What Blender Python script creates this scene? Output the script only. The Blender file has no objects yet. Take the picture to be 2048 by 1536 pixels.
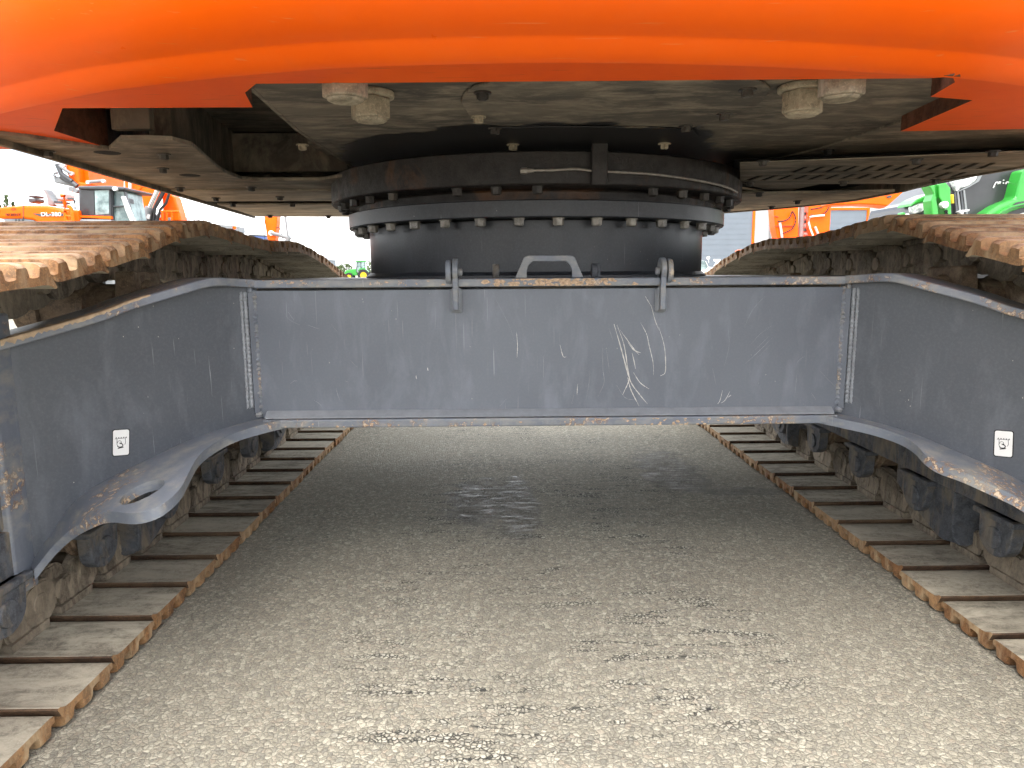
import bpy, bmesh, math, random
from mathutils import Vector, Matrix
from mathutils.geometry import delaunay_2d_cdt
import numpy as np
random.seed(7)
SC = bpy.context.scene
COL = SC.collection

# ------------------------------------------------------------------ camera, sky, sun, exposure
FPX, CAM_H, ROLL = 1420.0, 0.99, 0.0066
PITCH, YAW = math.radians(8.811), math.radians(0.620)
fw = np.array([math.sin(YAW)*math.cos(PITCH), math.cos(YAW)*math.cos(PITCH), -math.sin(PITCH)])
rt0 = np.array([math.cos(YAW), -math.sin(YAW), 0.0]); up0 = np.cross(rt0, fw)
rt = rt0*math.cos(ROLL) - up0*math.sin(ROLL); up = up0*math.cos(ROLL) + rt0*math.sin(ROLL)
cam_d = bpy.data.cameras.new('camera'); cam = bpy.data.objects.new('camera', cam_d); COL.objects.link(cam)
cam_d.sensor_width = 36.0; cam_d.lens = FPX/2048*36.0; cam_d.clip_start = 0.02; cam_d.clip_end = 3000
M = Matrix(((rt[0], up[0], -fw[0], 0), (rt[1], up[1], -fw[1], 0), (rt[2], up[2], -fw[2], CAM_H), (0, 0, 0, 1)))
cam.matrix_world = M
SC.camera = cam

SUN_EL, SUN_AZ = math.radians(62), math.radians(200)      # azimuth clockwise from +Y: behind the camera, a little to its left
world = bpy.data.worlds.new('World'); SC.world = world; world.use_nodes = True
wn = world.node_tree; wn.nodes.clear()
wo = wn.nodes.new('ShaderNodeOutputWorld'); wb = wn.nodes.new('ShaderNodeBackground')
sky = wn.nodes.new('ShaderNodeTexSky'); sky.sky_type = 'NISHITA'; sky.sun_disc = False
sky.sun_elevation = SUN_EL; sky.sun_rotation = SUN_AZ
sky.air_density = 1.0; sky.dust_density = 4.0; sky.ozone_density = 1.0
# broken overcast: the sky's own colour washed to white by cloud, all round
tc = wn.nodes.new('ShaderNodeTexCoord'); mp = wn.nodes.new('ShaderNodeMapping'); mp.inputs['Scale'].default_value = (1, 1, 3.2)
cn = wn.nodes.new('ShaderNodeTexNoise'); cn.inputs['Scale'].default_value = 2.6; cn.inputs['Detail'].default_value = 6
cr = wn.nodes.new('ShaderNodeValToRGB'); cr.color_ramp.elements[0].position = 0.38; cr.color_ramp.elements[0].color = (.2, .2, .2, 1)
cr.color_ramp.elements[1].position = 0.56; cr.color_ramp.elements[1].color = (1, 1, 1, 1)
cm = wn.nodes.new('ShaderNodeMix'); cm.data_type = 'RGBA'; cm.inputs[7].default_value = (10.6, 10.8, 11.0, 1)
wn.links.new(tc.outputs['Generated'], mp.inputs[0]); wn.links.new(mp.outputs[0], cn.inputs['Vector'])
wn.links.new(cn.outputs[0], cr.inputs[0]); wn.links.new(cr.outputs[0], cm.inputs[0]); wn.links.new(sky.outputs[0], cm.inputs[6])
wn.links.new(cm.outputs[2], wb.inputs[0]); wb.inputs[1].default_value = 0.10
wn.links.new(wb.outputs[0], wo.inputs[0])

sun_d = bpy.data.lights.new('sun', 'SUN'); sun_d.energy = 1.4; sun_d.angle = math.radians(50); sun_d.color = (1, .96, .9)
sun = bpy.data.objects.new('sun', sun_d); COL.objects.link(sun)
sd = Vector((math.sin(SUN_AZ)*math.cos(SUN_EL), math.cos(SUN_AZ)*math.cos(SUN_EL), math.sin(SUN_EL)))
sun.rotation_euler = sd.to_track_quat('Z', 'Y').to_euler()
sun.location = sd*30
vs = SC.view_settings; vs.view_transform = 'Standard'; vs.look = 'None'; vs.gamma = 1.0; vs.exposure = 1.88; vs.use_curve_mapping = False
SC.cycles.max_bounces = 6; SC.cycles.diffuse_bounces = 4; SC.cycles.glossy_bounces = 2; SC.cycles.transmission_bounces = 1; SC.cycles.use_denoising = True
SC.cycles.use_adaptive_sampling = True; SC.cycles.adaptive_threshold = 0.03; SC.cycles.caustics_reflective = False; SC.cycles.caustics_refractive = False

# ------------------------------------------------------------------ survey helpers: a sight line met with a plane of known place
C0 = np.array([0, 0, CAM_H])
def ray(x, y): return fw + rt*(x-1024)/FPX + up*(768-y)/FPX
def atY(x, y, Y): d = ray(x, y); return Vector(C0 + d*(Y/d[1]))
def atX(x, y, X): d = ray(x, y); return Vector(C0 + d*(X/d[0]))
def atZ(x, y, Z): d = ray(x, y); return Vector(C0 + d*((Z-CAM_H)/d[2]))

# ------------------------------------------------------------------ materials
class NT:
    def __init__(s, name):
        s.m = bpy.data.materials.new(name); s.m.use_nodes = True; s.t = s.m.node_tree
        s.b = s.t.nodes['Principled BSDF']; s.co = None
    def node(s, ty, **kw):
        n = s.t.nodes.new(ty)
        for k, v in kw.items():
            if k in n.inputs.keys(): s.put(n.inputs[k], v)
            else: setattr(n, k, v)
        return n
    def put(s, sock, v):
        if isinstance(v, bpy.types.NodeSocket): s.t.links.new(v, sock)
        else:
            if sock.type == 'RGBA' and len(v) == 3: v = (*v, 1)
            sock.default_value = v
    def coord(s, scale=(1, 1, 1), rot=(0, 0, 0), loc=(0, 0, 0), rnd=False):
        if s.co is None: s.co = s.t.nodes.new('ShaderNodeTexCoord').outputs['Object']
        src = s.co
        if rnd:
            oi = s.t.nodes.new('ShaderNodeObjectInfo'); a = s.node('ShaderNodeVectorMath', operation='ADD')
            mu = s.node('ShaderNodeMath', operation='MULTIPLY'); s.put(mu.inputs[0], oi.outputs['Random']); mu.inputs[1].default_value = 37
            s.put(a.inputs[0], src); s.put(a.inputs[1], mu.outputs[0]); src = a.outputs[0]
        m = s.t.nodes.new('ShaderNodeMapping'); s.put(m.inputs[0], src)
        m.inputs['Scale'].default_value = scale; m.inputs['Rotation'].default_value = rot; m.inputs['Location'].default_value = loc
        return m.outputs[0]
    def noise(s, sc, det=5, rough=.6, dist=0, vec=None):
        n = s.node('ShaderNodeTexNoise', Scale=sc, Detail=det, Roughness=rough, Distortion=dist)
        s.put(n.inputs['Vector'], vec if vec is not None else s.coord()); return n.outputs[0]
    def ramp(s, f, lo, hi, a=0.0, b=1.0):
        n = s.t.nodes.new('ShaderNodeMapRange'); n.inputs['From Min'].default_value = lo; n.inputs['From Max'].default_value = hi
        n.inputs['To Min'].default_value = a; n.inputs['To Max'].default_value = b; s.put(n.inputs[0], f); return n.outputs[0]
    def mul(s, a, b, op='MULTIPLY'):
        n = s.node('ShaderNodeMath', operation=op); s.put(n.inputs[0], a); s.put(n.inputs[1], b); return n.outputs[0]
    def mix(s, f, a, b):
        n = s.t.nodes.new('ShaderNodeMix'); n.data_type = 'RGBA'
        s.put(n.inputs[0], f); s.put(n.inputs[6], a); s.put(n.inputs[7], b); return n.outputs[2]
    def bump(s, hgt, strength=.3, dist=.01, prev=None):
        n = s.node('ShaderNodeBump', Strength=strength, Distance=dist); s.put(n.inputs['Height'], hgt)
        if prev is not None: s.put(n.inputs['Normal'], prev)
        return n.outputs[0]
    def out(s, col, rough=.5, metal=0.0, normal=None, coat=0.0, spec=None):
        s.put(s.b.inputs['Base Color'], col); s.put(s.b.inputs['Roughness'], rough); s.put(s.b.inputs['Metallic'], metal)
        if normal is not None: s.put(s.b.inputs['Normal'], normal)
        if coat: s.b.inputs['Coat Weight'].default_value = coat; s.b.inputs['Coat Roughness'].default_value = .08
        if spec is not None: s.b.inputs['Specular IOR Level'].default_value = spec
        return s.m

MAT = {}
def plain(name, col, rough=.5, metal=0, coat=0, var=.25, sc=6):
    n = NT(name); f = n.ramp(n.noise(sc, 6, .65), .3, .7)
    a = tuple(c*(1-var) for c in col); b = tuple(min(1, c*(1+var)) for c in col)
    MAT[name] = n.out(n.mix(f, a, b), rough, metal, coat=coat); return MAT[name]

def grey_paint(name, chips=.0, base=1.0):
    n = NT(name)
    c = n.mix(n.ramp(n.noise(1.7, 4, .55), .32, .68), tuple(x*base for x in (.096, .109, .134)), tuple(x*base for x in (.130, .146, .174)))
    # dusty bloom, in upright smears
    smear = n.ramp(n.noise(5, 5, .6, .3, n.coord((2.6, 2.6, .9))), .5, .78)
    c = n.mix(n.mul(smear, .5), c, tuple(x*min(1, base+.1) for x in (.235, .255, .295)))
    fine = n.noise(150, 2, .7)
    c = n.mix(n.ramp(fine, .45, .75, 0, .05), c, (.4, .4, .41))
    # hair scratches
    for k, (r, sc) in enumerate((((.3, .5, .2), (260, 260, 5)),)):
        ln = n.ramp(n.noise(1, 1, .5, 0, n.coord(sc, r)), .72, .76)
        zone = n.ramp(n.noise(3.5, 2, .5, 0, n.coord((1, 1, 1), (0, 0, 0), (k*7.3, 2, 1))), .5, .6)
        c = n.mix(n.mul(n.mul(ln, zone), .35), c, (.46, .47, .48))
    # flecks of mud
    fl = n.node('ShaderNodeTexVoronoi', Scale=42); n.put(fl.inputs['Vector'], n.coord((1, 1, .7)))
    rare = n.ramp(n.noise(7, 2, .5), .53, .57)
    c = n.mix(n.mul(n.mul(n.ramp(fl.outputs['Distance'], .06, .035), rare), .75), c, (.5, .47, .41))
    rgh = n.ramp(smear, 0, 1, .4, .55)
    if chips > 0:
        big = n.ramp(n.noise(5.5, 3, .6), .64-chips*.25, .70-chips*.25)
        sm = n.noise(70, 5, .65, .4)
        cf = n.mul(big, n.ramp(sm, .5, .53))
        rc = n.mix(n.ramp(sm, .53, .62), (.15, .075, .042), (.55, .44, .32))
        c = n.mix(cf, c, rc)
        du = n.ramp(n.noise(11, 4, .7, 0, n.coord((1, 1, 2))), .45, .72)
        c = n.mix(n.mul(du, .7), c, (.31, .295, .25))
    MAT[name] = n.out(c, rgh, 0, n.bump(fine, .05, .002)); return MAT[name]
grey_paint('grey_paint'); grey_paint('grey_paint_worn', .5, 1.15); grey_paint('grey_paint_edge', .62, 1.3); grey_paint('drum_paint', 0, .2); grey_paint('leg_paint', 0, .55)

def rusty(name, a, b, dust, amt, rnd=True, rough=.8, scale=9, bs=.5):
    n = NT(name); v = n.coord(rnd=rnd)
    c = n.mix(n.ramp(n.noise(scale, 7, .7, .2, v), .35, .65), a, b)
    c = n.mix(n.mul(n.ramp(n.noise(scale*5, 5, .7, .3, v), .45, .6), .7), c, tuple(x*.45 for x in a))
    sp = n.ramp(n.noise(260, 3, .7, 0, v), .55, .7)
    c = n.mix(n.mul(sp, .5), c, tuple(min(1, x*1.9) for x in b))
    if rnd:
        oi = n.t.nodes.new('ShaderNodeObjectInfo').outputs['Random']
        c = n.mix(n.ramp(oi, 0, .5, .45, 0), c, tuple(x*.55 for x in a)); c = n.mix(n.ramp(oi, .55, 1, 0, .4), c, dust)
    d = n.ramp(n.noise(scale*.7, 6, .65, .5, n.coord((1, 3, 1), rnd=rnd)), .62-amt*.35, .74-amt*.2)
    c = n.mix(n.mul(d, .85), c, dust)
    bm = n.bump(n.noise(90, 6, .7, 0, v), bs, .004)
    MAT[name] = n.out(c, n.ramp(n.noise(30, 4, .6, 0, v), .3, .7, rough-.2, rough+.1), 0, bm); return MAT[name]
rusty('shoe_rust', (.19, .088, .036), (.40, .205, .078), (.50, .37, .22), .42)
rusty('shoe_crest', (.34, .2, .11), (.6, .44, .29), (.66, .5, .35), .4)
rusty('shoe_inner', (.27, .24, .185), (.42, .38, .30), (.52, .47, .37), .55, scale=11)
rusty('shoe_gap_shade', (.055, .03, .017), (.11, .06, .03), (.16, .105, .06), .3)  # shade in the seam between shoes, put into the lip face's colour
rusty('chain_steel', (.12, .095, .07), (.20, .165, .122), (.36, .30, .22), .5, bs=.12, scale=14)
rusty('roller_steel', (.12, .082, .052), (.23, .16, .10), (.32, .26, .175), .35, rnd=False)
rusty('frame_grime', (.07, .077, .09), (.10, .107, .12), (.23, .19, .135), .40, rnd=False, scale=7, bs=.15)
rusty('ring_iron', (.014, .012, .012), (.026, .022, .02), (.13, .058, .024), .22, rnd=False, rough=.6, scale=5)
rusty('bolt_steel', (.03, .027, .025), (.06, .054, .048), (.13, .115, .095), .25, rough=.55)
rusty('bolt_bright', (.2, .19, .17), (.36, .34, .31), (.45, .42, .36), .3, rough=.55)
rusty('bolt_dusty', (.27, .235, .17), (.4, .35, .26), (.46, .41, .31), .4, rough=.85)
rusty('wall_brown', (.12, .045, .022), (.19, .065, .03), (.1, .07, .05), .2, rnd=False, scale=6)  # dark red-brown, for the short counterweight walls and thin boom brackets

def underside(name, stain=False, bright=1.0, lift=1.0):
    n = NT(name)
    c = n.mix(n.ramp(n.noise(3.5, 7, .65, .4, n.coord((.8, 1.6, 1))), .36, .64), tuple(x*lift for x in (.06, .054, .045)), tuple(x*lift for x in (.16, .14, .108)))
    st = n.ramp(n.noise(5, 7, .74, .35, n.coord((1.2, 3.0, 1), (0, 0, .15))), .47, .68)
    c = n.mix(n.mul(st, .65), c, tuple(x*bright for x in (.40, .345, .26)))
    ln = n.ramp(n.noise(1, 3, .6, .2, n.coord((6, 190, 1), (0, 0, .3))), .64, .7)
    c = n.mix(n.mul(ln, .4), c, (.42, .37, .3))
    r = n.ramp(n.noise(9, 4), .3, .7, .6, .85)
    if stain:
        sx = n.t.nodes.new('ShaderNodeSeparateXYZ'); n.put(sx.inputs[0], n.coord())
        dx = n.mul(n.mul(sx.outputs[0], -.12, 'ADD'), 1.28); dy = n.mul(n.mul(sx.outputs[1], -2.72, 'ADD'), 1.25)
        dd = n.mul(n.mul(dx, dx), n.mul(dy, dy), 'ADD')
        wob = n.mul(n.mul(n.noise(3.2, 6, .6), -.5, 'ADD'), 1.1)
        f = n.ramp(n.mul(dd, wob, 'ADD'), .88, .82)
        c = n.mix(f, c, (.006, .005, .005)); r = n.ramp(f, 0, 1, .8, .35)
    MAT[name] = n.out(c, r, 0, n.bump(n.noise(60, 5, .6), .2, .003)); return MAT[name]
underside('pan_dust'); underside('pan_mid', bright=1.4, lift=1.7); underside('pan_oily', True); underside('pan_lit', bright=1.9, lift=3.2)  # the last one has light bounced off the ground put into its paler colour

n = NT('orange_paint')
c = n.mix(n.ramp(n.noise(1.6, 4), .35, .65), (.93, .115, .0008), (.97, .135, .0012))
c = n.mix(n.mul(n.ramp(n.noise(6, 7, .7, .3, n.coord((1, 1, 5))), .52, .8), .10), c, (.72, .24, .1))
c = n.mix(n.mul(n.ramp(n.noise(1, 3, .5, 0, n.coord((5, 120, 120), (.2, .1, .1))), .68, .74), .25), c, (.8, .4, .2))
MAT['orange_paint'] = n.out(c, n.ramp(n.noise(5, 5), .3, .7, .26, .42), 0, n.bump(n.noise(3, 3), .05, .02), coat=.05, spec=.16)
n = NT('orange_under')
c = n.mix(n.ramp(n.noise(4, 6, .65), .35, .65), (.84, .098, .003), (.92, .125, .006))
c = n.mix(n.mul(n.ramp(n.noise(5, 7, .7, .6, n.coord((1, 3, 1))), .6, .85), .4), c, (.66, .26, .13))
c = n.mix(n.mul(n.ramp(n.noise(1, 3, .6, 0, n.coord((9, 150, 1), (0, 0, .5))), .64, .7), .35), c, (.1, .05, .03))
MAT['orange_under'] = n.out(c, .5, 0, spec=.2)

# worn paving: pale stones bedded in a dark binder, scraped by steel tracks, wet in places
n = NT('paving')
def stones(sc, off):
    v = n.coord((1, 1, 1), (0, 0, .3), (off, 0, 0))
    wv = n.node('ShaderNodeTexNoise', Scale=sc*.8, Detail=2)
    n.put(wv.inputs['Vector'], v)
    ad = n.node('ShaderNodeVectorMath', operation='MULTIPLY_ADD'); n.put(ad.inputs[0], wv.outputs['Color'])
    ad.inputs[1].default_value = (1.1/sc, 1.1/sc, 0); n.put(ad.inputs[2], v)
    a = n.node('ShaderNodeTexVoronoi', Scale=sc); n.put(a.inputs['Vector'], ad.outputs[0])
    e = n.node('ShaderNodeTexVoronoi', Scale=sc, feature='DISTANCE_TO_EDGE'); n.put(e.inputs['Vector'], ad.outputs[0])
    return a.outputs['Color'], e.outputs['Distance'], a.outputs['Distance']
ca, ea, da = stones(88, 0); cb, eb, db = stones(190, 4)
sepa = n.t.nodes.new('ShaderNodeSeparateColor'); n.put(sepa.inputs[0], ca)
sepb = n.t.nodes.new('ShaderNodeSeparateColor'); n.put(sepb.inputs[0], cb)
base = n.mix(sepa.outputs[0], (.225, .208, .176), (.40, .368, .305))
base = n.mix(n.mul(n.ramp(sepa.outputs[1], .66, .78), .7), base, (.62, .585, .505))
base = n.mix(n.mul(n.ramp(sepa.outputs[2], .84, .9), .7), base, (.13, .127, .122))
base = n.mix(n.mul(n.ramp(sepa.outputs[2], .1, .05), .5), base, (.33, .25, .2))
base = n.mix(.35, base, n.mix(sepb.outputs[0], (.15, .14, .125), (.45, .425, .37)))
big = n.noise(1.6, 5, .6); mid = n.noise(9, 4, .6)
base = n.mix(n.ramp(big, .35, .65, 0, .4), base, (.29, .265, .222))
# binder shows dark where the scrapes have stripped the dust
sx = n.t.nodes.new('ShaderNodeSeparateXYZ'); n.put(sx.inputs[0], n.coord())
band = n.ramp(n.noise(1, 5, .7, .7, n.coord((4.5, 27, 1), (0, 0, .06))), .505, .60)
gx_ = n.mul(n.mul(sx.outputs[0], -.16, 'ADD'), 1/.62); lane = n.ramp(n.mul(n.mul(gx_, gx_), n.mul(n.mul(mid, -.5, 'ADD'), 1.5), 'ADD'), 1.15, .55)
scr = n.mul(n.mul(band, lane), n.ramp(n.noise(2.3, 2, .5, 0, n.coord((1, 1, 1), (0, 0, 0), (5.2, 1.4, 0))), .40, .54))
joint = n.mul(n.ramp(ea, .0, .09, .75, 0), n.ramp(eb, .0, .09, .4, 0), 'MAXIMUM')
base = n.mix(joint, base, (.085, .08, .072))
base = n.mix(n.mul(scr, n.ramp(ea, .03, .17, .96, 0)), base, (.016, .017, .018))
base = n.mix(n.mul(scr, n.ramp(ea, .16, .26, 0, .5)), base, (.6, .585, .55))
wet = None; wob = n.mul(n.mul(mid, -.5, 'ADD'), 2.6)
for (cx, cy, rx, ry) in ((-.10, 3.02, .17, .34), (.05, 2.95, .10, .45), (.84, 3.5, .17, .42), (1.1, 3.12, .22, .06)):
    dx = n.mul(n.mul(sx.outputs[0], -cx, 'ADD'), 1/rx); dy = n.mul(n.mul(sx.outputs[1], -cy, 'ADD'), 1/ry)
    f = n.ramp(n.mul(n.mul(n.mul(dx, dx), n.mul(dy, dy), 'ADD'), wob, 'ADD'), 1.2, .6)
    wet = f if wet is None else n.mul(wet, f, 'MAXIMUM')
film = n.mul(wet, n.ramp(n.noise(1, 5, .7, 0, n.coord((9, 36, 1))), .46, .64))
damp = n.mul(n.ramp(n.mul(gx_, gx_), .5, .0), n.ramp(n.noise(1, 4, .6, .4, n.coord((2.2, .7, 1))), .45, .62))
base = n.mix(n.mul(damp, .2), base, (.12, .112, .095))
base = n.mix(n.mul(wet, .5), base, (.075, .072, .068))
tn = n.t.nodes.new('ShaderNodeMix'); tn.data_type = 'RGBA'; tn.blend_type = 'MULTIPLY'; tn.inputs[0].default_value = 1; n.put(tn.inputs[6], base); tn.inputs[7].default_value = (1.05, 1.05, .975, 1); base = tn.outputs[2]
rg = n.ramp(film, 0, 1, .88, .33)
hgt = n.mul(n.ramp(ea, 0, .2), n.mul(n.ramp(eb, 0, .16), .35), 'ADD')
bm = n.bump(hgt, .6, .005)
MAT['paving'] = n.out(base, rg, 0, bm)

plain('weld', (.24, .255, .275), .4, .1, var=.15, sc=30)
plain('scratch', (.5, .49, .46), .5, var=.35, sc=60); plain('scuff', (.24, .255, .275), .5, var=.25, sc=60)
plain('rust_chip', (.42, .30, .20), .85, var=.6, sc=120)
plain('peel', (.46, .34, .22), .85, var=.35, sc=45); plain('sticker_white', (.78, .78, .76), .4, var=.05)
plain('ink', (.012, .012, .012), .5, var=.1)
plain('opening_shade', (.006, .006, .006), .9, var=.2)  # near-black colour standing for the unlit inside of slots, gaps and holes
plain('tube_steel', (.30, .28, .25), .4, .3, var=.3, sc=40)
plain('rubber', (.018, .018, .019), .8, var=.3)
plain('cab_dark', (.05, .053, .06), .4, var=.2)
plain('mid_grey', (.2, .21, .22), .5, var=.15)
plain('pale_grey', (.5, .5, .5), .5, var=.1)
plain('chrome', (.65, .65, .65), .2, .8, var=.1)
plain('white_paint', (.8, .8, .78), .35, var=.03)
plain('wall_panel', (.40, .405, .41), .6, var=.05, sc=.6)
plain('door_panel', (.145, .172, .205), .5, var=.06, sc=1.0)
plain('green_paint', (.03, .30, .035), .3, coat=.3, var=.1)
plain('yellow_paint', (.75, .52, .02), .4, var=.05)
plain('blue_paint', (.07, .12, .3), .4, var=.15)
plain('hood_black', (.028, .028, .031), .32, coat=.2, var=.2)
plain('bark', (.09, .07, .05), .9)
plain('text_dark', (.13, .02, .01), .5, var=.1)
n = NT('leaf'); MAT['leaf'] = n.out(n.mix(n.ramp(n.noise(3, 3), .35, .65), (.055, .085, .03), (.1, .135, .05)), .7)
n = NT('cab_glass'); MAT['cab_glass'] = n.out(n.mix(n.ramp(n.noise(2.2, 6, .6), .4, .6), (.10, .145, .15), (.32, .42, .42)), .06)
n = NT('lamp_glass'); MAT['lamp_glass'] = n.out(n.mix(n.ramp(n.noise(14, 4, .7), .42, .58), (.3, .32, .33), (.8, .82, .82)), .1)

# ------------------------------------------------------------------ mesh helpers
class MB:
    def __init__(s): s.v = []; s.f = []; s.mi = []; s.cur = 0
    def add(s, vs, fs):
        o = len(s.v); s.v += [tuple(v) for v in vs]; s.f += [tuple(i+o for i in f) for f in fs]; s.mi += [s.cur]*len(fs); return s
    def box(s, x0, x1, y0, y1, z0, z1):
        return s.add([(x0, y0, z0), (x1, y0, z0), (x1, y1, z0), (x0, y1, z0), (x0, y0, z1), (x1, y0, z1), (x1, y1, z1), (x0, y1, z1)],
                     [(0, 3, 2, 1), (4, 5, 6, 7), (0, 1, 5, 4), (1, 2, 6, 5), (2, 3, 7, 6), (3, 0, 4, 7)])
    def prism(s, pts, d):
        """closed polygon (3-D points) pushed along d"""
        k = len(pts); pts = [Vector(p) for p in pts]; d = Vector(d)
        vs = pts + [p+d for p in pts]
        fs = [tuple(range(k)), tuple(range(2*k-1, k-1, -1))] + [(i, i+k, (i+1) % k+k, (i+1) % k) for i in range(k)]
        return s.add(vs, fs)
    def cyl(s, a, b, r0, r1=None, seg=20, caps=True):
        a = Vector(a); b = Vector(b); r1 = r0 if r1 is None else r1
        ax = (b-a).normalized(); u = ax.orthogonal().normalized(); w = ax.cross(u)
        vs = [a+(u*math.cos(t)+w*math.sin(t))*r0 for t in [2*math.pi*i/seg for i in range(seg)]]
        vs += [b+(u*math.cos(t)+w*math.sin(t))*r1 for t in [2*math.pi*i/seg for i in range(seg)]]
        fs = [(i, (i+1) % seg, (i+1) % seg+seg, i+seg) for i in range(seg)]
        if caps: fs += [tuple(range(seg-1, -1, -1)), tuple(range(seg, 2*seg))]
        return s.add(vs, fs)
    def tube(s, pts, r, seg=8):
        pts = [Vector(p) for p in pts]; rings = []
        for i, p in enumerate(pts):
            t = (pts[min(i+1, len(pts)-1)]-pts[max(i-1, 0)]).normalized()
            u = t.cross(Vector((0, 0, 1))); u = u.normalized() if u.length > .01 else t.orthogonal().normalized(); w = t.cross(u)
            rings.append([p+(u*math.cos(a)+w*math.sin(a))*r for a in [2*math.pi*k/seg for k in range(seg)]])
        vs = [q for r_ in rings for q in r_]; fs = []
        for i in range(len(rings)-1):
            fs += [(i*seg+k, i*seg+(k+1) % seg, (i+1)*seg+(k+1) % seg, (i+1)*seg+k) for k in range(seg)]
        fs += [tuple(range(seg-1, -1, -1)), tuple((len(rings)-1)*seg+k for k in range(seg))]
        return s.add(vs, fs)
    def lathe(s, prof, c, seg=96, axis='Z'):
        """profile (r, h) turned about an axis through c; closed profile"""
        k = len(prof); vs = []
        for i in range(seg):
            a = 2*math.pi*i/seg
            for r, z in prof:
                if axis == 'Z': vs.append((c[0]+r*math.cos(a), c[1]+r*math.sin(a), c[2]+z))
                else: vs.append((c[0]+z, c[1]+r*math.cos(a), c[2]+r*math.sin(a)))
        fs = [(i*k+j, i*k+(j+1) % k, ((i+1) % seg)*k+(j+1) % k, ((i+1) % seg)*k+j) for i in range(seg) for j in range(k)]
        return s.add(vs, fs)
    def mesh(s, name, mats):
        me = bpy.data.meshes.new(name); me.from_pydata(s.v, [], s.f)
        for m in (mats if isinstance(mats, (list, tuple)) else [mats]): me.materials.append(MAT[m])
        me.polygons.foreach_set('material_index', s.mi)
        bm = bmesh.new(); bm.from_mesh(me); bmesh.ops.recalc_face_normals(bm, faces=bm.faces); bm.to_mesh(me); bm.free()
        return me
    def build(s, name, mats, parent=None, bevel=0, smooth=0):
        me = s.mesh(name, mats)
        return place(name, me, parent, bevel=bevel, smooth=smooth)

def place(name, me, parent=None, mw=None, bevel=0, smooth=0):
    o = bpy.data.objects.new(name, me); COL.objects.link(o)
    if smooth:
        me.polygons.foreach_set('use_smooth', [True]*len(me.polygons))
        me.set_sharp_from_angle(angle=math.radians(smooth))
    if bevel:
        b = o.modifiers.new('edge', 'BEVEL'); b.width = bevel; b.segments = 2; b.limit_method = 'ANGLE'; b.angle_limit = math.radians(35)
    if parent is not None:
        o.parent = parent
        if parent.type == 'EMPTY': o.matrix_parent_inverse = Matrix.Translation(-parent.location)
    if mw is not None: o.matrix_basis = mw
    return o
def thing(name, label, cat, loc, group=None):
    e = bpy.data.objects.new(name, None); COL.objects.link(e); e.location = loc; e.empty_display_size = .2
    e['label'] = label; e['category'] = cat
    if group: e['group'] = group
    return e
def catmull(pts, k=6):
    pts = [np.array(p, float) for p in pts]; P = [2*pts[0]-pts[1]] + pts + [2*pts[-1]-pts[-2]]; out = []
    for i in range(1, len(P)-2):
        for j in range(k):
            t = j/k; a, b, c, d = P[i-1:i+3]
            out.append(.5*((2*b)+(-a+c)*t+(2*a-5*b+4*c-d)*t*t+(-a+3*b-3*c+d)*t**3))
    out.append(pts[-1]); return out

# ------------------------------------------------------------------ ground
g = MB().add([(-1500, -400, 0), (1500, -400, 0), (1500, 2600, 0), (-1500, 2600, 0)], [(0, 1, 2, 3)]).build('ground', 'paving')
g['kind'] = 'structure'; g['label'] = 'worn pale paving with exposed stones and dark track scrapes'

# ================================================================== the excavator overhead
XC, YC = .14, 3.2
EX = thing('excavator', 'large orange tracked excavator seen from beneath, with slate grey undercarriage and rusty tracks', 'excavator', (XC, YC, 0))

# ---- undercarriage: cross beam
beam = MB()
beam.box(XC-.885, XC+.885, 2.14, 2.165, .561, .945)
under = beam.build('cross_beam', 'grey_paint', EX)
MB().box(XC-.80, XC+.80, 3.9, 3.925, .561, .945).build('rear_beam', 'grey_paint', EX)
def sub(mb, name, mat, parent=under, **k): return mb.build(name, mat, parent, **k)
top = MB()
top.prism([(XC-.875, 2.118, .953), (XC+.875, 2.118, .953), (XC+1.2, 2.6, .953), (XC+1.2, 3.5, .953), (XC+.875, 3.95, .953), (XC-.875, 3.95, .953), (XC-1.2, 3.5, .953), (XC-1.2, 2.6, .953)], (0, 0, .024))
sub(top, 'top_plate', 'grey_paint_worn', bevel=.003)
sub(MB().box(XC-.88, XC+.88, 2.168, 2.19, .90, .952), 'gap_filler', 'frame_grime')  # added filler, keeps sky from showing through the gap under the top plate
bot = MB()
bot.prism([(XC-.87, 2.10, .535), (XC+.87, 2.10, .535), (XC+.95, 2.5, .535), (XC+.87, 3.95, .535), (XC-.87, 3.95, .535), (XC-.95, 2.5, .535)], (0, 0, .025))
sub(bot, 'bottom_plate', 'grey_paint_worn', bevel=.004)
fil = MB()
fil.prism([(XC-.868, 2.141, .5615), (XC-.868, 2.112, .5615), (XC-.868, 2.141, .583)], (1.736, 0, 0))
sub(fil, 'fillet_weld', 'weld', bevel=.004)

def weld_bead(p0, p1, nrm, w, name='weld_bead', mat='weld', hgt=.007, step=.007):
    """ripples of a weld run from p0 to p1, bulging along nrm"""
    p0 = Vector(p0); p1 = Vector(p1); nrm = Vector(nrm).normalized(); t = (p1-p0); L = t.length; t.normalize(); sd_ = t.cross(nrm)
    k = int(L/step)*3; m = MB(); vs = []
    for i in range(k+1):
        ph = (i % 3)/3; hh = hgt*(.4+.6*math.sin(math.pi*ph))*random.uniform(.75, 1.2); ww = w*random.uniform(.75, 1.12)
        for a in (-1, -.7, -.3, .3, .7, 1):
            off = t*(i*L/k) + sd_*(a*ww) + t*(.0035*(1-a*a))
            vs.append(p0+off+nrm*(hh*(1-a*a)-.0012))
    fs = [(i*6+j, i*6+j+1, (i+1)*6+j+1, (i+1)*6+j) for i in range(k) for j in range(5)]
    m.add(vs, fs); return m.build(name, mat, under, smooth=60)

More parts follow.
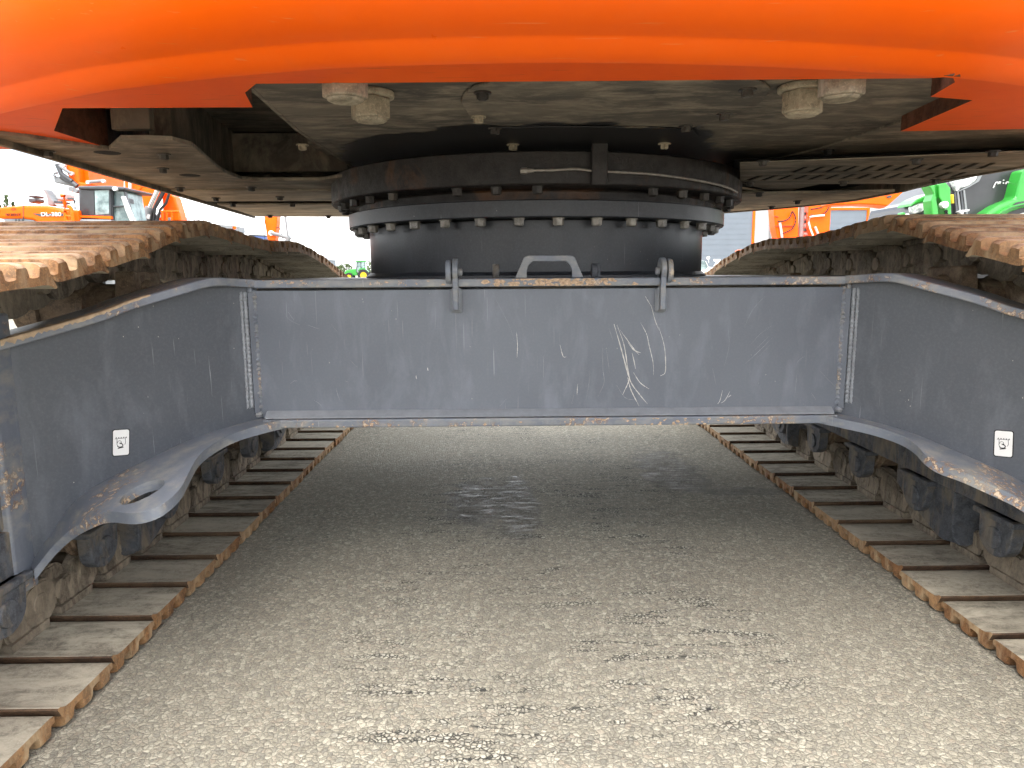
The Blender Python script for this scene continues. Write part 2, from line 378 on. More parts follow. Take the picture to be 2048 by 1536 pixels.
# ---- legs of the frame, running out and back to the track frames
LA = Vector((-.885, 2.14, 0)); LD = Vector((-.735, -.678, 0)).normalized(); LN = Vector((.678, -.735, 0)).normalized(); LEN = .63
GB = ([-.2, 0, .185, .323, .45, .511, .574, .621, .70], [.560, .558, .533, .492, .447, .413, .337, .273, .19])
GT = ([-.2, 0, .10, .155, .236, .352, .413, .527, .65], [.955, .955, .961, .958, .936, .902, .879, .847, .815])
def gb(s_): return float(np.interp(s_, *GB))
def gt(s_): return float(np.interp(s_, *GT))
def smooth_curve(xs, ys, k=6):
    c = catmull(list(zip(xs, ys)), k); return [p[0] for p in c], [p[1] for p in c]
GB = smooth_curve(*GB); GT = smooth_curve(*GT)
def LP(side, s_, d, z):
    p = LA + LD*s_ + LN*d; return Vector((XC+side*(-p.x), p.y, z)) if side > 0 else Vector((XC+p.x, p.y, z))
for side in (-1, 1):
    m = MB(); K = 40; vs = []
    for i in range(K+1):
        s_ = -.012+(LEN+.03)*i/K
        for d in (0, -.03): vs += [LP(side, s_, d, gb(s_)-.004), LP(side, s_, d, gt(s_)+.004)]
    fs = []
    for i in range(K):
        a, b = i*4, i*4+4
        fs += [(a, b, b+1, a+1), (a+2, a+3, b+3, b+2), (a+1, b+1, b+3, a+3), (a, a+2, b+2, b)]
    fs += [(0, 1, 3, 2), (K*4, K*4+2, K*4+3, K*4+1)]
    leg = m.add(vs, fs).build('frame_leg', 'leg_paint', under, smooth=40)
    # upper flange: a bent plate that stands proud of the web
    m = MB(); vs = []
    fwd_x, fwd_y = [-.02, 0, .06, .12, .2, .3, .45, .65], [.022, .022, .03, .052, .056, .046, .04, .036]
    for i in range(K+1):
        s_ = .004+(LEN+.02)*i/K; d = float(np.interp(s_, fwd_x, fwd_y))
        if side > 0: d += .012*min(1, s_/.2)
        zz = gt(s_)
        vs += [LP(side, s_, d, zz), LP(side, s_, -.16, zz), LP(side, s_, -.16, zz+.024), LP(side, s_, d, zz+.024)]
    fs = [(i*4+j, i*4+(j+1) % 4, i*4+4+(j+1) % 4, i*4+4+j) for i in range(K) for j in range(4)] + [(0, 1, 2, 3), (K*4+3, K*4+2, K*4+1, K*4)]
    sub(m.add(vs, fs), 'top_flange', 'grey_paint_edge', bevel=.003, smooth=35)
    if side < 0:
        rp = random.Random(3); m = MB(); vs = []; KK = 60
        for i in range(KK+1):
            s_ = .30+(.335)*i/KK; d = float(np.interp(s_, fwd_x, fwd_y)); zz = gt(s_)+.0238; f_ = i/KK
            dz = max(.0004, (.0015+.013*f_)*rp.uniform(.2, 1.15)); vs += [LP(side, s_, d+.0007, zz-.002), LP(side, s_, d+.0007, zz-.002-dz), LP(side, s_, d-.03-.05*f_*rp.random(), zz+.0008), LP(side, s_, d-.001, zz+.0008)]
        fs = []
        for i in range(KK): a_ = i*4; fs += [(a_, a_+1, a_+5, a_+4), (a_+3, a_, a_+4, a_+7), (a_+2, a_+3, a_+7, a_+6)]
        sub(m.add(vs, fs), 'peeled_paint', 'peel')
    # lower flange with (one side) its tie-down eye
    if side < 0: oc = [(-.06, .075), (.027, .080), (.117, .086), (.196, .123), (.253, .170), (.303, .245), (.347, .315), (.386, .350), (.421, .356), (.454, .319), (.484, .223), (.515, .165), (.554, .095), (.597, .055), (.622, .045)]
    else: oc = [(-.06, .06), (.046, .066), (.108, .058), (.192, .066), (.245, .10), (.275, .132), (.338, .155), (.409, .165), (.502, .147), (.56, .12), (.622, .045)]
    oc = [(p[0], p[1]) for p in catmull(oc, 4)]
    inner = [(s_, -.10) for s_ in np.linspace(.622, -.06, 28)]
    loop = oc + inner
    pts = [Vector(p) for p in loop]; edges = [(i, (i+1) % len(loop)) for i in range(len(loop))]
    hole = []
    if side < 0:
        hc, hr = (.406, .213), .052; HN = 28
        hole = [(hc[0]+hr*math.cos(2*math.pi*i/HN), hc[1]+hr*math.sin(2*math.pi*i/HN)) for i in range(HN)]
        o = len(pts); pts += [Vector(p) for p in hole]; edges += [(o+i, o+(i+1) % HN) for i in range(HN)]
    for s_ in np.arange(-.04, .65, .03):
        for d in np.arange(-.08, .36, .03):
            if hole and (s_-hc[0])**2+(d-hc[1])**2 < (hr+.012)**2: continue
            pts.append(Vector((float(s_), float(d))))
    V2, E2, F2, *_ = delaunay_2d_cdt(pts, edges, [], 1, 1e-5)
    keep = []
    def inside(p):
        c = False; j = len(loop)-1
        for i in range(len(loop)):
            a, b = loop[i], loop[j]
            if (a[1] > p[1]) != (b[1] > p[1]) and p[0] < (b[0]-a[0])*(p[1]-a[1])/(b[1]-a[1])+a[0]: c = not c
            j = i
        return c
    for f in F2:
        cx = sum(V2[i].x for i in f)/len(f); cy = sum(V2[i].y for i in f)/len(f)
        if hole and (cx-hc[0])**2+(cy-hc[1])**2 < (hr-.001)**2: continue
        if not inside((cx, cy)): continue
        keep.append(f)
    bm = bmesh.new(); bv = []
    for p in V2:
        dent = 0
        if side > 0: dent = .010*math.exp(-((p.x-.30)/.05)**2)*max(0, p.y)/.12
        bv.append(bm.verts.new(LP(side, p.x, p.y, gb(p.x)-dent)))
    for f in keep: bm.faces.new([bv[i] for i in f])
    for v in [v for v in bm.verts if not v.link_faces]: bm.verts.remove(v)
    bmesh.ops.recalc_face_normals(bm, faces=bm.faces)
    if sum(f.normal.z for f in bm.faces) < 0: bmesh.ops.reverse_faces(bm, faces=bm.faces)
    r = bmesh.ops.extrude_face_region(bm, geom=list(bm.faces))
    for v in [e for e in r['geom'] if isinstance(e, bmesh.types.BMVert)]: v.co.z -= .027
    bmesh.ops.recalc_face_normals(bm, faces=bm.faces)
    me = bpy.data.meshes.new('bottom_flange'); bm.to_mesh(me); bm.free(); me.materials.append(MAT['grey_paint_worn'])
    place('bottom_flange', me, under, smooth=30)
    # end plate of the leg against the track frame
    m = MB(); q = [(-1.355, 1.735), (-1.335, 1.735), (-1.335, 1.655), (-1.75, 1.60), (-1.75, 1.63), (-1.375, 1.69)]
    m.prism([(XC+(x if side < 0 else -x), y, .212) for x, y in q], (0, 0, .693))
    sub(m, 'end_plate', 'grey_paint_worn', bevel=.006)
    m = MB(); m.prism([(XC+(x if side < 0 else -x), 1.652, z_) for x, z_ in ((-1.334, .2125), (-1.338, .185), (-1.352, .15), (-1.375, .125), (-1.40, .12), (-1.42, .2125))], (0, .03, 0))
    sub(m, 'end_plate_toe', 'grey_paint_edge', bevel=.004)
    # joint between beam and leg: runs of weld either side of a backing strip
    x0 = XC+side*.885
    weld_bead((x0+side*.002, 2.139, .585), (x0+side*.002, 2.139, .945), (side*-.2, -1, 0), .012, mat='grey_paint_edge', hgt=.011, step=.014)
    a = LP(side, .026, .001, .592); b = LP(side, .026, .001, .94)
    weld_bead(a, b, LN if side < 0 else (-LN.x, LN.y, 0), .007, hgt=.008, step=.013)
    a = LP(side, .038, .001, .592); b = LP(side, .038, .001, .94)
    weld_bead(a, b, LN if side < 0 else (-LN.x, LN.y, 0), .005, hgt=.007, step=.013)
    m = MB(); m.prism([LP(side, .004, .002, .578), LP(side, .02, .002, .578), LP(side, .02, .006, .578), LP(side, .004, .006, .578)], (0, 0, .37)); sub(m, 'backing_strip', 'grey_paint')
    sub(MB().lathe([(.001, -.009), (.010, -.008), (.013, 0), (.009, .007), (.001, .011)], (x0+side*.004, 2.137, .572), 9), 'weld_blob', 'grey_paint_edge')
    sub(MB().box(x0-side*.001 if side > 0 else x0-.012, x0+.012 if side > 0 else x0+.001, 2.122, 2.14, .94, .972), 'weld_corner', 'grey_paint_edge', bevel=.004)
    # instruction sticker: a tie-down pictogram on white
    sk = MB(); cs, cz, w, hh, tilt = (.391, .549, .0195, .0345, -.09) if side < 0 else (.431, .530, .020, .0345, .05)
    def SP(u, v, d):
        cu = u*math.cos(tilt)-v*math.sin(tilt); cv = u*math.sin(tilt)+v*math.cos(tilt)
        return LP(side, cs-cu if side < 0 else cs+cu, d, cz+cv)
    def rrect(w, hh, r):
        o = []
        for cx, cy, a0 in ((w-r, hh-r, 0), (-w+r, hh-r, 90), (-w+r, -hh+r, 180), (w-r, -hh+r, 270)):
            o += [(cx+r*math.cos(math.radians(a0+k*22.5)), cy+r*math.sin(math.radians(a0+k*22.5))) for k in range(5)]
        return o
    back = [SP(u, v, .0006) for u, v in rrect(w+.0026, hh+.0026, .0065)]
    nn = (LN if side < 0 else Vector((-LN.x, LN.y, 0)))
    sk.prism(back, nn*.0004); sk.cur = 1; sk.prism([SP(u, v, .0010) for u, v in rrect(w, hh, .005)], nn*.0004); sk.cur = 0
    def ink(path, wd=.0008):
        for (u0, v0), (u1, v1) in zip(path, path[1:]):
            L = math.hypot(u1-u0, v1-v0) or 1e-6; px, py = -(v1-v0)/L*wd, (u1-u0)/L*wd
            sk.add([SP(u0+px, v0+py, .0017), SP(u0-px, v0-py, .0017), SP(u1-px, v1-py, .0017), SP(u1+px, v1+py, .0017)], [(0, 1, 2, 3)])
    ink([(-.015, .011), (.014, .012)], .0005)
    for u in (-.012, -.006, 0, .006, .012):
        ink([(u-.0015, .012), (u+.0015, .015)], .0006); ink([(u+.0015, .012), (u-.001, .015)], .0005)
    ink([(-.010, .011), (-.010, -.004), (-.008, -.010)], .0006); ink([(.010, .012), (.011, -.001), (.009, -.006)], .0006)
    ink([(-.004+.0045*math.cos(t), .001+.0045*math.sin(t)) for t in np.linspace(-.6, 3.6, 9)], .0006)
    ink([(.002, -.002), (-.004, -.001), (.003, -.004), (.005, -.008), (.001, -.012), (-.006, -.012), (-.009, -.008)], .0012)
    ink([(-.008, -.0155), (.006, -.0125)], .0012)
    sub(sk, 'sticker', ['ink', 'sticker_white'])

# ---- straps, eyes and step handle on top of the beam
def strap(x, side, zb, mat='grey_paint_worn'):
    m = MB(); w = .008
    prof = [(x-w, 2.139), (x-w, 2.10), (x+w, 2.10), (x+w, 2.139)]
    m.prism([(px, py, zb) for px, py in prof], (0, 0, 1.0-zb))
    cy = 2.128
    m.cyl((x-w, cy, 1.0), (x+w, cy, 1.0), .036, seg=24)
    s_ = sub(m, 'strap', mat, bevel=.003)
    d = MB(); d.cyl((x+side*.012, cy, .996), (x+side*.028, cy, .996), .036, seg=24); d.cyl((x+side*.03, cy, .996), (x-side*.02, cy, .996), .012, seg=16)
    sub(d, 'strap_eye', 'grey_paint_edge', bevel=.004)
    sub(MB().prism([(x-w-.012, 2.139, zb-.008), (x-w, 2.122, zb), (x+w, 2.122, zb), (x+w+.012, 2.139, zb-.008), (x, 2.139, zb-.016)], (0, 0, .07)), 'strap_weld', 'weld', bevel=.005)
xl = atY(911, 575, 2.11).x; xr = atY(1326, 575, 2.11).x
strap(xl, -1, .885); strap(xr, 1, .882, 'grey_paint_edge')
for px, sd_ in ((995, -1), (1190, 1)):
    x = atY(px, 540, 2.3).x; m = MB()
    m.cyl((x-.012, 2.3, .995), (x+.006, 2.3, .995), .027, seg=20); m.box(x+.010*sd_-.006, x+.010*sd_+.006, 2.285, 2.315, .9772, 1.022)
    sub(m, 'pipe_lug', 'frame_grime', bevel=.003)
hx0, hx1 = atY(1030, 550, 2.2).x, atY(1167, 550, 2.2).x; hw = hx1-hx0
def hpt(u, z): return (hx0+hw*u, 2.195, .9772+z)
out = [(0, 0), (.13, .062), (.16, .066), (.2, .068), (.8, .068), (.84, .066), (.87, .062), (1, 0)]
inn = [(.83, 0), (.83, .022), (.80, .038), (.74, .05), (.26, .05), (.2, .038), (.17, .022), (.17, 0)]
m = MB(); k = len(out); lo = [hpt(*p) for p in out]; li = [hpt(*p) for p in inn]
vs = lo + li[::-1]; dv = Vector((0, .014, 0)); vs = [Vector(v) for v in vs]
allv = vs + [v+dv for v in vs]; n2 = 2*k
fs = []
for i in range(k-1):
    fs += [(i, i+1, k+i+1, k+i), (n2+i, n2+k+i, n2+k+i+1, n2+i+1), (i, n2+i, n2+i+1, i+1), (k+i, k+i+1, n2+k+i+1, n2+k+i)]
fs += [(0, k, n2+k, n2), (k-1, n2+k-1, n2+2*k-1, 2*k-1)]
sub(m.add(allv, fs), 'step_handle', 'grey_paint_worn', bevel=.002)

# ---- scratches and rust on the beam face: worn through the paint
def stroke(pts, wd, y=2.1395, jit=.0004):
    m = MB(); c = catmull([(p.x, p.z) for p in [atY(px, py, 2.14) for px, py in pts]], 8); vs = []
    L = len(c)
    for i, p in enumerate(c):
        a = c[max(i-1, 0)]; b = c[min(i+1, L-1)]; t = b-a; t = t/(np.linalg.norm(t)+1e-9); nx, nz = -t[1], t[0]
        w = wd*(.25+.75*math.sin(math.pi*(i+.4)/(L+.2)))*random.uniform(.5, 1.2)
        vs += [(p[0]+nx*w, y, p[1]+nz*w), (p[0]-nx*w, y, p[1]-nz*w), (p[0]-nx*w, y+.0008, p[1]-nz*w), (p[0]+nx*w, y+.0008, p[1]+nz*w)]
    fs = [(i*4, i*4+1, i*4+5, i*4+4) for i in range(L-1)]
    return m.add(vs, fs)
STR = [([(1228, 648), (1243, 700), (1255, 745), (1258, 760), (1245, 790)], .0022), ([(1234, 650), (1248, 690), (1256, 740), (1262, 765), (1280, 790), (1295, 808)], .0018),
       ([(1255, 755), (1262, 780), (1278, 812)], .0016), ([(1281, 645), (1293, 668), (1298, 690), (1306, 725), (1307, 750)], .0011),
       ([(1302, 610), (1310, 640), (1318, 660)], .0012), ([(1318, 655), (1328, 690), (1331, 720), (1330, 745), (1320, 752)], .0015),
       ([(1290, 592), (1302, 612)], .001), ([(1256, 685), (1268, 700), (1282, 706)], .0016), ([(1240, 660), (1262, 690), (1278, 710)], .001),
       ([(1217, 655), (1225, 678)], .0006), ([(1264, 706), (1268, 722), (1271, 738)], .0014), ([(1267, 745), (1280, 765), (1298, 778)], .0014),
       ([(1205, 695), (1206, 740), (1208, 765), (1195, 795)], .0008), ([(1213, 700), (1219, 745)], .0006), ([(1233, 770), (1250, 795), (1270, 800)], .0008),
       ([(1155, 768), (1154, 790)], .001), ([(1120, 690), (1126, 712), (1132, 714)], .0012), ([(1180, 740), (1178, 765), (1172, 800)], .0005),
       ([(1530, 592), (1505, 620), (1488, 655)], .0007), ([(1545, 675), (1520, 700), (1490, 728)], .0008), ([(1538, 672), (1510, 700)], .0005),
       ([(1455, 650), (1458, 690), (1448, 735)], .0004), ([(1425, 735), (1432, 770)], .0006), ([(1445, 780), (1440, 800), (1435, 808)], .001),
       ([(1460, 782), (1450, 800), (1442, 806)], .001), ([(1455, 795), (1462, 790)], .001), ([(1610, 712), (1598, 720), (1592, 730)], .0006),
       ([(1638, 740), (1655, 758), (1672, 775)], .0005), ([(1622, 785), (1632, 800)], .0007), ([(1594, 745), (1590, 785)], .0005),
       ([(1033, 665), (1035, 690), (1034, 715)], .0010), ([(1087, 712), (1087, 755)], .0007), ([(1150, 780), (1143, 808)], .0004),
       ([(575, 622), (582, 632), (588, 640)], .0009), ([(568, 625), (580, 640), (600, 650)], .0005), ([(615, 650), (630, 655), (640, 658)], .0006),
       ([(662, 648), (680, 670)], .0004), ([(580, 768), (588, 762), (596, 762)], .0006), ([(672, 775), (676, 790), (680, 800)], .0007),
       ([(628, 800), (640, 808), (645, 816)], .0008), ([(832, 750), (833, 758)], .0012), ([(855, 735), (856, 741)], .0013), ([(690, 762), (697, 764)], .0009),
       ([(983, 580), (1000, 615), (1018, 650), (1030, 685)], .00035), ([(700, 720), (715, 735)], .0005), ([(1015, 795), (1000, 812)], .0005),
       ([(1300, 650), (1325, 648)], .0004), ([(1500, 690), (1520, 668), (1545, 650)], .0004), ([(1515, 715), (1540, 690)], .0004)]
m = MB(); m2 = MB()
for i_, (p, w) in enumerate(STR): q = stroke(p, w*(1 if w >= .001 else .8), 2.1395-i_*.00002); (m if w >= .001 else m2).add(q.v, q.f)
sub(m, 'scratch', 'scratch')['kind'] = 'stuff'; sub(m2, 'scuff', 'scuff')['kind'] = 'stuff'
def chips(x0, x1, z0, z1, y, num, size, seed):
    rr = random.Random(seed); m = MB()
    for i in range(num):
        cx = rr.gauss((x0+x1)/2, (x1-x0)/4); cz = rr.uniform(z0, z1); r = size*rr.uniform(.3, 1.2); kk = 7
        vs = []
        for a in range(kk):
            q = r*rr.uniform(.5, 1.3)
            vs.append((cx+q*1.6*math.cos(a*2*math.pi/kk), y-i*.000012, min(max(cz+q*math.sin(a*2*math.pi/kk), z0), z1)))
        m.add(vs, [tuple(range(kk))])
    o = sub(m, 'rust_chip', 'rust_chip'); o['kind'] = 'stuff'
def zx(px, py=560): return atY(px, py, 2.12).x
chips(zx(985), zx(1220), .955, .976, 2.1172, 120, .006, 1); chips(zx(520), zx(640), .965, .976, 2.1172, 26, .003, 2)
chips(zx(1290), zx(1420), .955, .97, 2.1172, 14, .003, 3); chips(zx(680), zx(930), .958, .972, 2.1172, 12, .0035, 4)
chips(zx(1200, 840), zx(1520, 840), .536, .558, 2.0992, 55, .0035, 5); chips(zx(600, 840), zx(1150, 840), .536, .55, 2.0992, 26, .003, 6)

# ---- slewing drum and ring
DC = (XC, YC, 0)
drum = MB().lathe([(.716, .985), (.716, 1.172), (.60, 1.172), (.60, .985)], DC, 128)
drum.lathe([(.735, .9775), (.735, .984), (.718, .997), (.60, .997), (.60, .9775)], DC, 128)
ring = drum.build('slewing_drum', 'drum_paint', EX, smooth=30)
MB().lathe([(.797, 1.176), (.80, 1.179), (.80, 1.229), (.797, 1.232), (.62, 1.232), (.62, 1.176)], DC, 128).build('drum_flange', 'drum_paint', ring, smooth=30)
MB().lathe([(.755, 1.234), (.755, 1.262), (.765, 1.268), (.62, 1.268), (.62, 1.234)], DC, 128).build('bearing_seal', 'ring_iron', ring, smooth=30)
MB().lathe([(.862, 1.272), (.866, 1.276), (.866, 1.372), (.862, 1.376), (.6, 1.376), (.6, 1.272)], DC, 128).build('slewing_ring', 'ring_iron', ring, smooth=30)
def hexbolt(r, h_, wr=1.35, wh=.006):
    m = MB()
    m.cyl((0, 0, 0), (0, 0, -wh), r*wr, seg=20)
    pts = [(r*math.cos(math.pi/3*k), r*math.sin(math.pi/3*k), -wh) for k in range(6)]
    m.prism(pts, (0, 0, -h_*.88)); m.cyl((0, 0, -wh-h_*.88), (0, 0, -wh-h_), r*.86, r*.7, seg=12); return m
hb = hexbolt(.0185, .022, 1.15, .004).mesh('ring_bolt', 'bolt_bright')
hb2 = hexbolt(.0175, .022, 1.1, .003).mesh('ring_bolt', 'bolt_steel')
for k in range(36):
    a = 2*math.pi*k/36 + .06
    if math.sin(a) < .35: place('ring_bolt', hb, ring, Matrix.Translation((XC+.762*math.cos(a), YC+.762*math.sin(a), 1.1755)) @ Matrix.Rotation(a*3.1, 4, 'Z'))
for k in range(38):
    a = 2*math.pi*k/38 + .05
    if math.sin(a) < .35 and k not in (25, 29, 30): place('ring_bolt', hb2, ring, Matrix.Translation((XC+.822*math.cos(a), YC+.822*math.sin(a), 1.2712)) @ Matrix.Rotation(a*2.3, 4, 'Z'))
# grease line round the ring
def ringpt(px, py, rr=.874):
    for Y in np.linspace(2.2, 3.6, 400):
        p = atY(px, py, float(Y))
        if math.hypot(p.x-XC, p.y-YC) <= rr: return p
    return atY(px, py, 2.5)
pts = [ringpt(x, y, .880) for x, y in ((1062, 341), (1110, 340), (1150, 338), (1190, 342), (1250, 345), (1310, 349), (1370, 357), (1420, 366), (1455, 375), (1474, 385))]
MB().tube([Vector(p) for p in catmull(pts, 4)], .0045, 8).build('grease_pipe', 'tube_steel', ring, smooth=60)
a, b = ringpt(1043, 342, .882), ringpt(1068, 341, .882); mid = a.lerp(b, .45)
f_ = MB(); f_.cyl(a, mid, .0105, seg=6); f_.cyl(mid, b, .0085, .006, seg=12); f_.cyl(a, a+(a-b).normalized()*.004, .008, seg=10); f_.build('pipe_fitting', 'tube_steel', ring)
q = ringpt(1200, 330, .874); MB().box(q.x-.028, q.x+.022, q.y-.022, q.y+.02, 1.268, 1.40).build('pipe_clip', 'ring_iron', ring, bevel=.004)

# ---- tracks
CH, SHW, PITCH_ = 1.50, .38, .216        # chain centre from mid, half shoe width, shoe pitch
lower = [(.72+.01, .05), (5.0, .05)]
path = []
for t in np.linspace(-math.pi/2, math.pi/2, 25): path.append((5.02+.415*math.cos(t), .465+.415*math.sin(t)))
upper = [(4.95, .88), (4.6, .93), (4.29, .987), (3.94, 1.052), (3.56, 1.100), (3.3, 1.096), (3.03, 1.089), (2.75, 1.105), (2.5, 1.122), (2.30, 1.122), (2.09, 1.068), (1.87, 1.026), (1.65, .985), (1.41, .962), (1.2, .952), (.95, .945), (.75, .94)]
up_s = [tuple(p) for p in catmull(upper, 6)]
spr = [(.70+.445*math.cos(t), .495+.445*math.sin(t)) for t in np.linspace(math.pi/2, 3*math.pi/2, 25)]
loop_pts = [(y_, .05) for y_ in np.linspace(.72, 5.0, 60)] + path[1:] + up_s[2:] + spr[1:-1]
LPN = np.array(loop_pts + [loop_pts[0]]); SEG = np.linalg.norm(np.diff(LPN, axis=0), axis=1); CUM = np.r_[0, np.cumsum(SEG)]; TOT = CUM[-1]
NSH = round(TOT/PITCH_); P_ = TOT/NSH
def onpath(s_):
    s_ %= TOT; i = min(np.searchsorted(CUM, s_, 'right')-1, len(SEG)-1); t = (s_-CUM[i])/SEG[i]; return LPN[i]*(1-t)+LPN[i+1]*t
def shoe_mesh():
    p = P_
    inner_ = [(-.003, -.0085), (.001, -.0115), (.006, -.0115), (.014, -.007), (.026, -.002), (.045, 0), (.12, 0), (p-.02, 0), (p-.006, .002), (p-.002, .005)]
    outer_ = [(p-.002, .018), (p-.010, .019)]
    for c_, wg, hg in ((p-.036, .88, 1.0), (p-.109, .88, 1.0), (.034, .80, .94)):
        outer_ += [(c_+.033*wg, .017), (c_+.024*wg, .024), (c_+.019*wg, .046*hg), (c_+.015*wg, .05*hg), (c_-.015*wg, .05*hg), (c_-.019*wg, .046*hg), (c_-.024*wg, .024), (c_-.033*wg, .017)]
    crest = [len(inner_)+2+8*g_+3 for g_ in range(3)]
    outer_[-1] = (.008, .012)
    outer_ += [(.002, -.001)]
    prof = inner_ + outer_; k = len(prof); ni = len(inner_)
    xs = [-SHW, -SHW+.004, -SHW+.014, -SHW+.030, SHW-.030, SHW-.014, SHW-.004, SHW]
    sh = [.80, .90, .98, 1, 1, .98, .90, .80]
    m = MB(); vs = []
    for x, sc in zip(xs, sh):
        for s_, t in prof: vs.append((x, s_, max(.0175, t*sc) if t > .02 else t))
    fs = []
    for i in range(len(xs)-1):
        for j in range(k):
            m.cur = 1 if (j < ni-1) else 0
            m.add([], [])
            fs.append(((i*k+j, i*k+(j+1) % k, (i+1)*k+(j+1) % k, (i+1)*k+j), 1 if (1 <= j < ni-2) else (2 if j >= k-2 or j == 0 else (3 if j in crest else 0))))
    m.v = vs; m.f = [f[0] for f in fs]; m.mi = [f[1] for f in fs]
    m.cur = 0; m.f += [tuple(range(k-1, -1, -1)), tuple((len(xs)-1)*k+j for j in range(k))]; m.mi += [0, 0]
    me = m.mesh('track_shoe', ['shoe_rust', 'shoe_inner', 'shoe_gap_shade', 'shoe_crest'])
    me.polygons.foreach_set('use_smooth', [True]*len(me.polygons)); me.set_sharp_from_angle(angle=math.radians(38)); return me
def link_mesh(sx_):
    m = MB(); p = P_
    def lobe(cs, ct, rs, rt_, x0, x1, e=2.6):
        pts = []
        for i in range(22):
            a = 2*math.pi*i/22; c, s_ = math.cos(a), math.sin(a)
            pts.append((cs+rs*abs(c)**(2/e)*(1 if c > 0 else -1), ct+rt_*abs(s_)**(2/e)*(1 if s_ > 0 else -1)))
        nv = len(m.v); m.prism([(x0, s_, t) for s_, t in pts], (x1-x0, 0, 0)); xe = (x1-x0)*.3
        m.v[nv:] = [((x, cs+(y-cs)*.9, ct+(z_-ct)*.9) if (x == x1) else (x, y, z_)) for x, y, z_ in m.v[nv:]]; m.prism([(x1, cs+(s_-cs)*.9, ct+(t-ct)*.9) for s_, t in pts], (xe*.5, 0, 0))
    lobe(.045, -.074, .072, .066, sx_*.052, sx_*.078); lobe(p-.045, -.072, .070, .062, sx_*.074, sx_*.100)
    lobe(p/2, -.05, .075, .045, sx_*.056, sx_*.096)
    m.box(min(sx_*.05, sx_*.112), max(sx_*.05, sx_*.112), .035, p-.03, -.022, -.0005)
    m.cyl((sx_*.078, .045, -.072), (sx_*.108, .045, -.072), .027, seg=16); m.cyl((sx_*.1, p-.045, -.07), (sx_*.106, p-.045, -.07), .033, .028, seg=18)
    m.cyl((0, .045, -.072), (sx_*.06, .045, -.072), .034, seg=14)
    me = m.mesh('track_link', 'chain_steel'); me.polygons.foreach_set('use_smooth', [True]*len(me.polygons)); me.set_sharp_from_angle(angle=math.radians(30)); return me
SHOE = shoe_mesh(); LINK = {s_: link_mesh(s_) for s_ in (-1, 1)}
sbolt = hexbolt(.013, .014, 1.0, .001).mesh('shoe_bolt', 'chain_steel')
PHASE = {-1: 1.43-.72, 1: 1.49-.72}
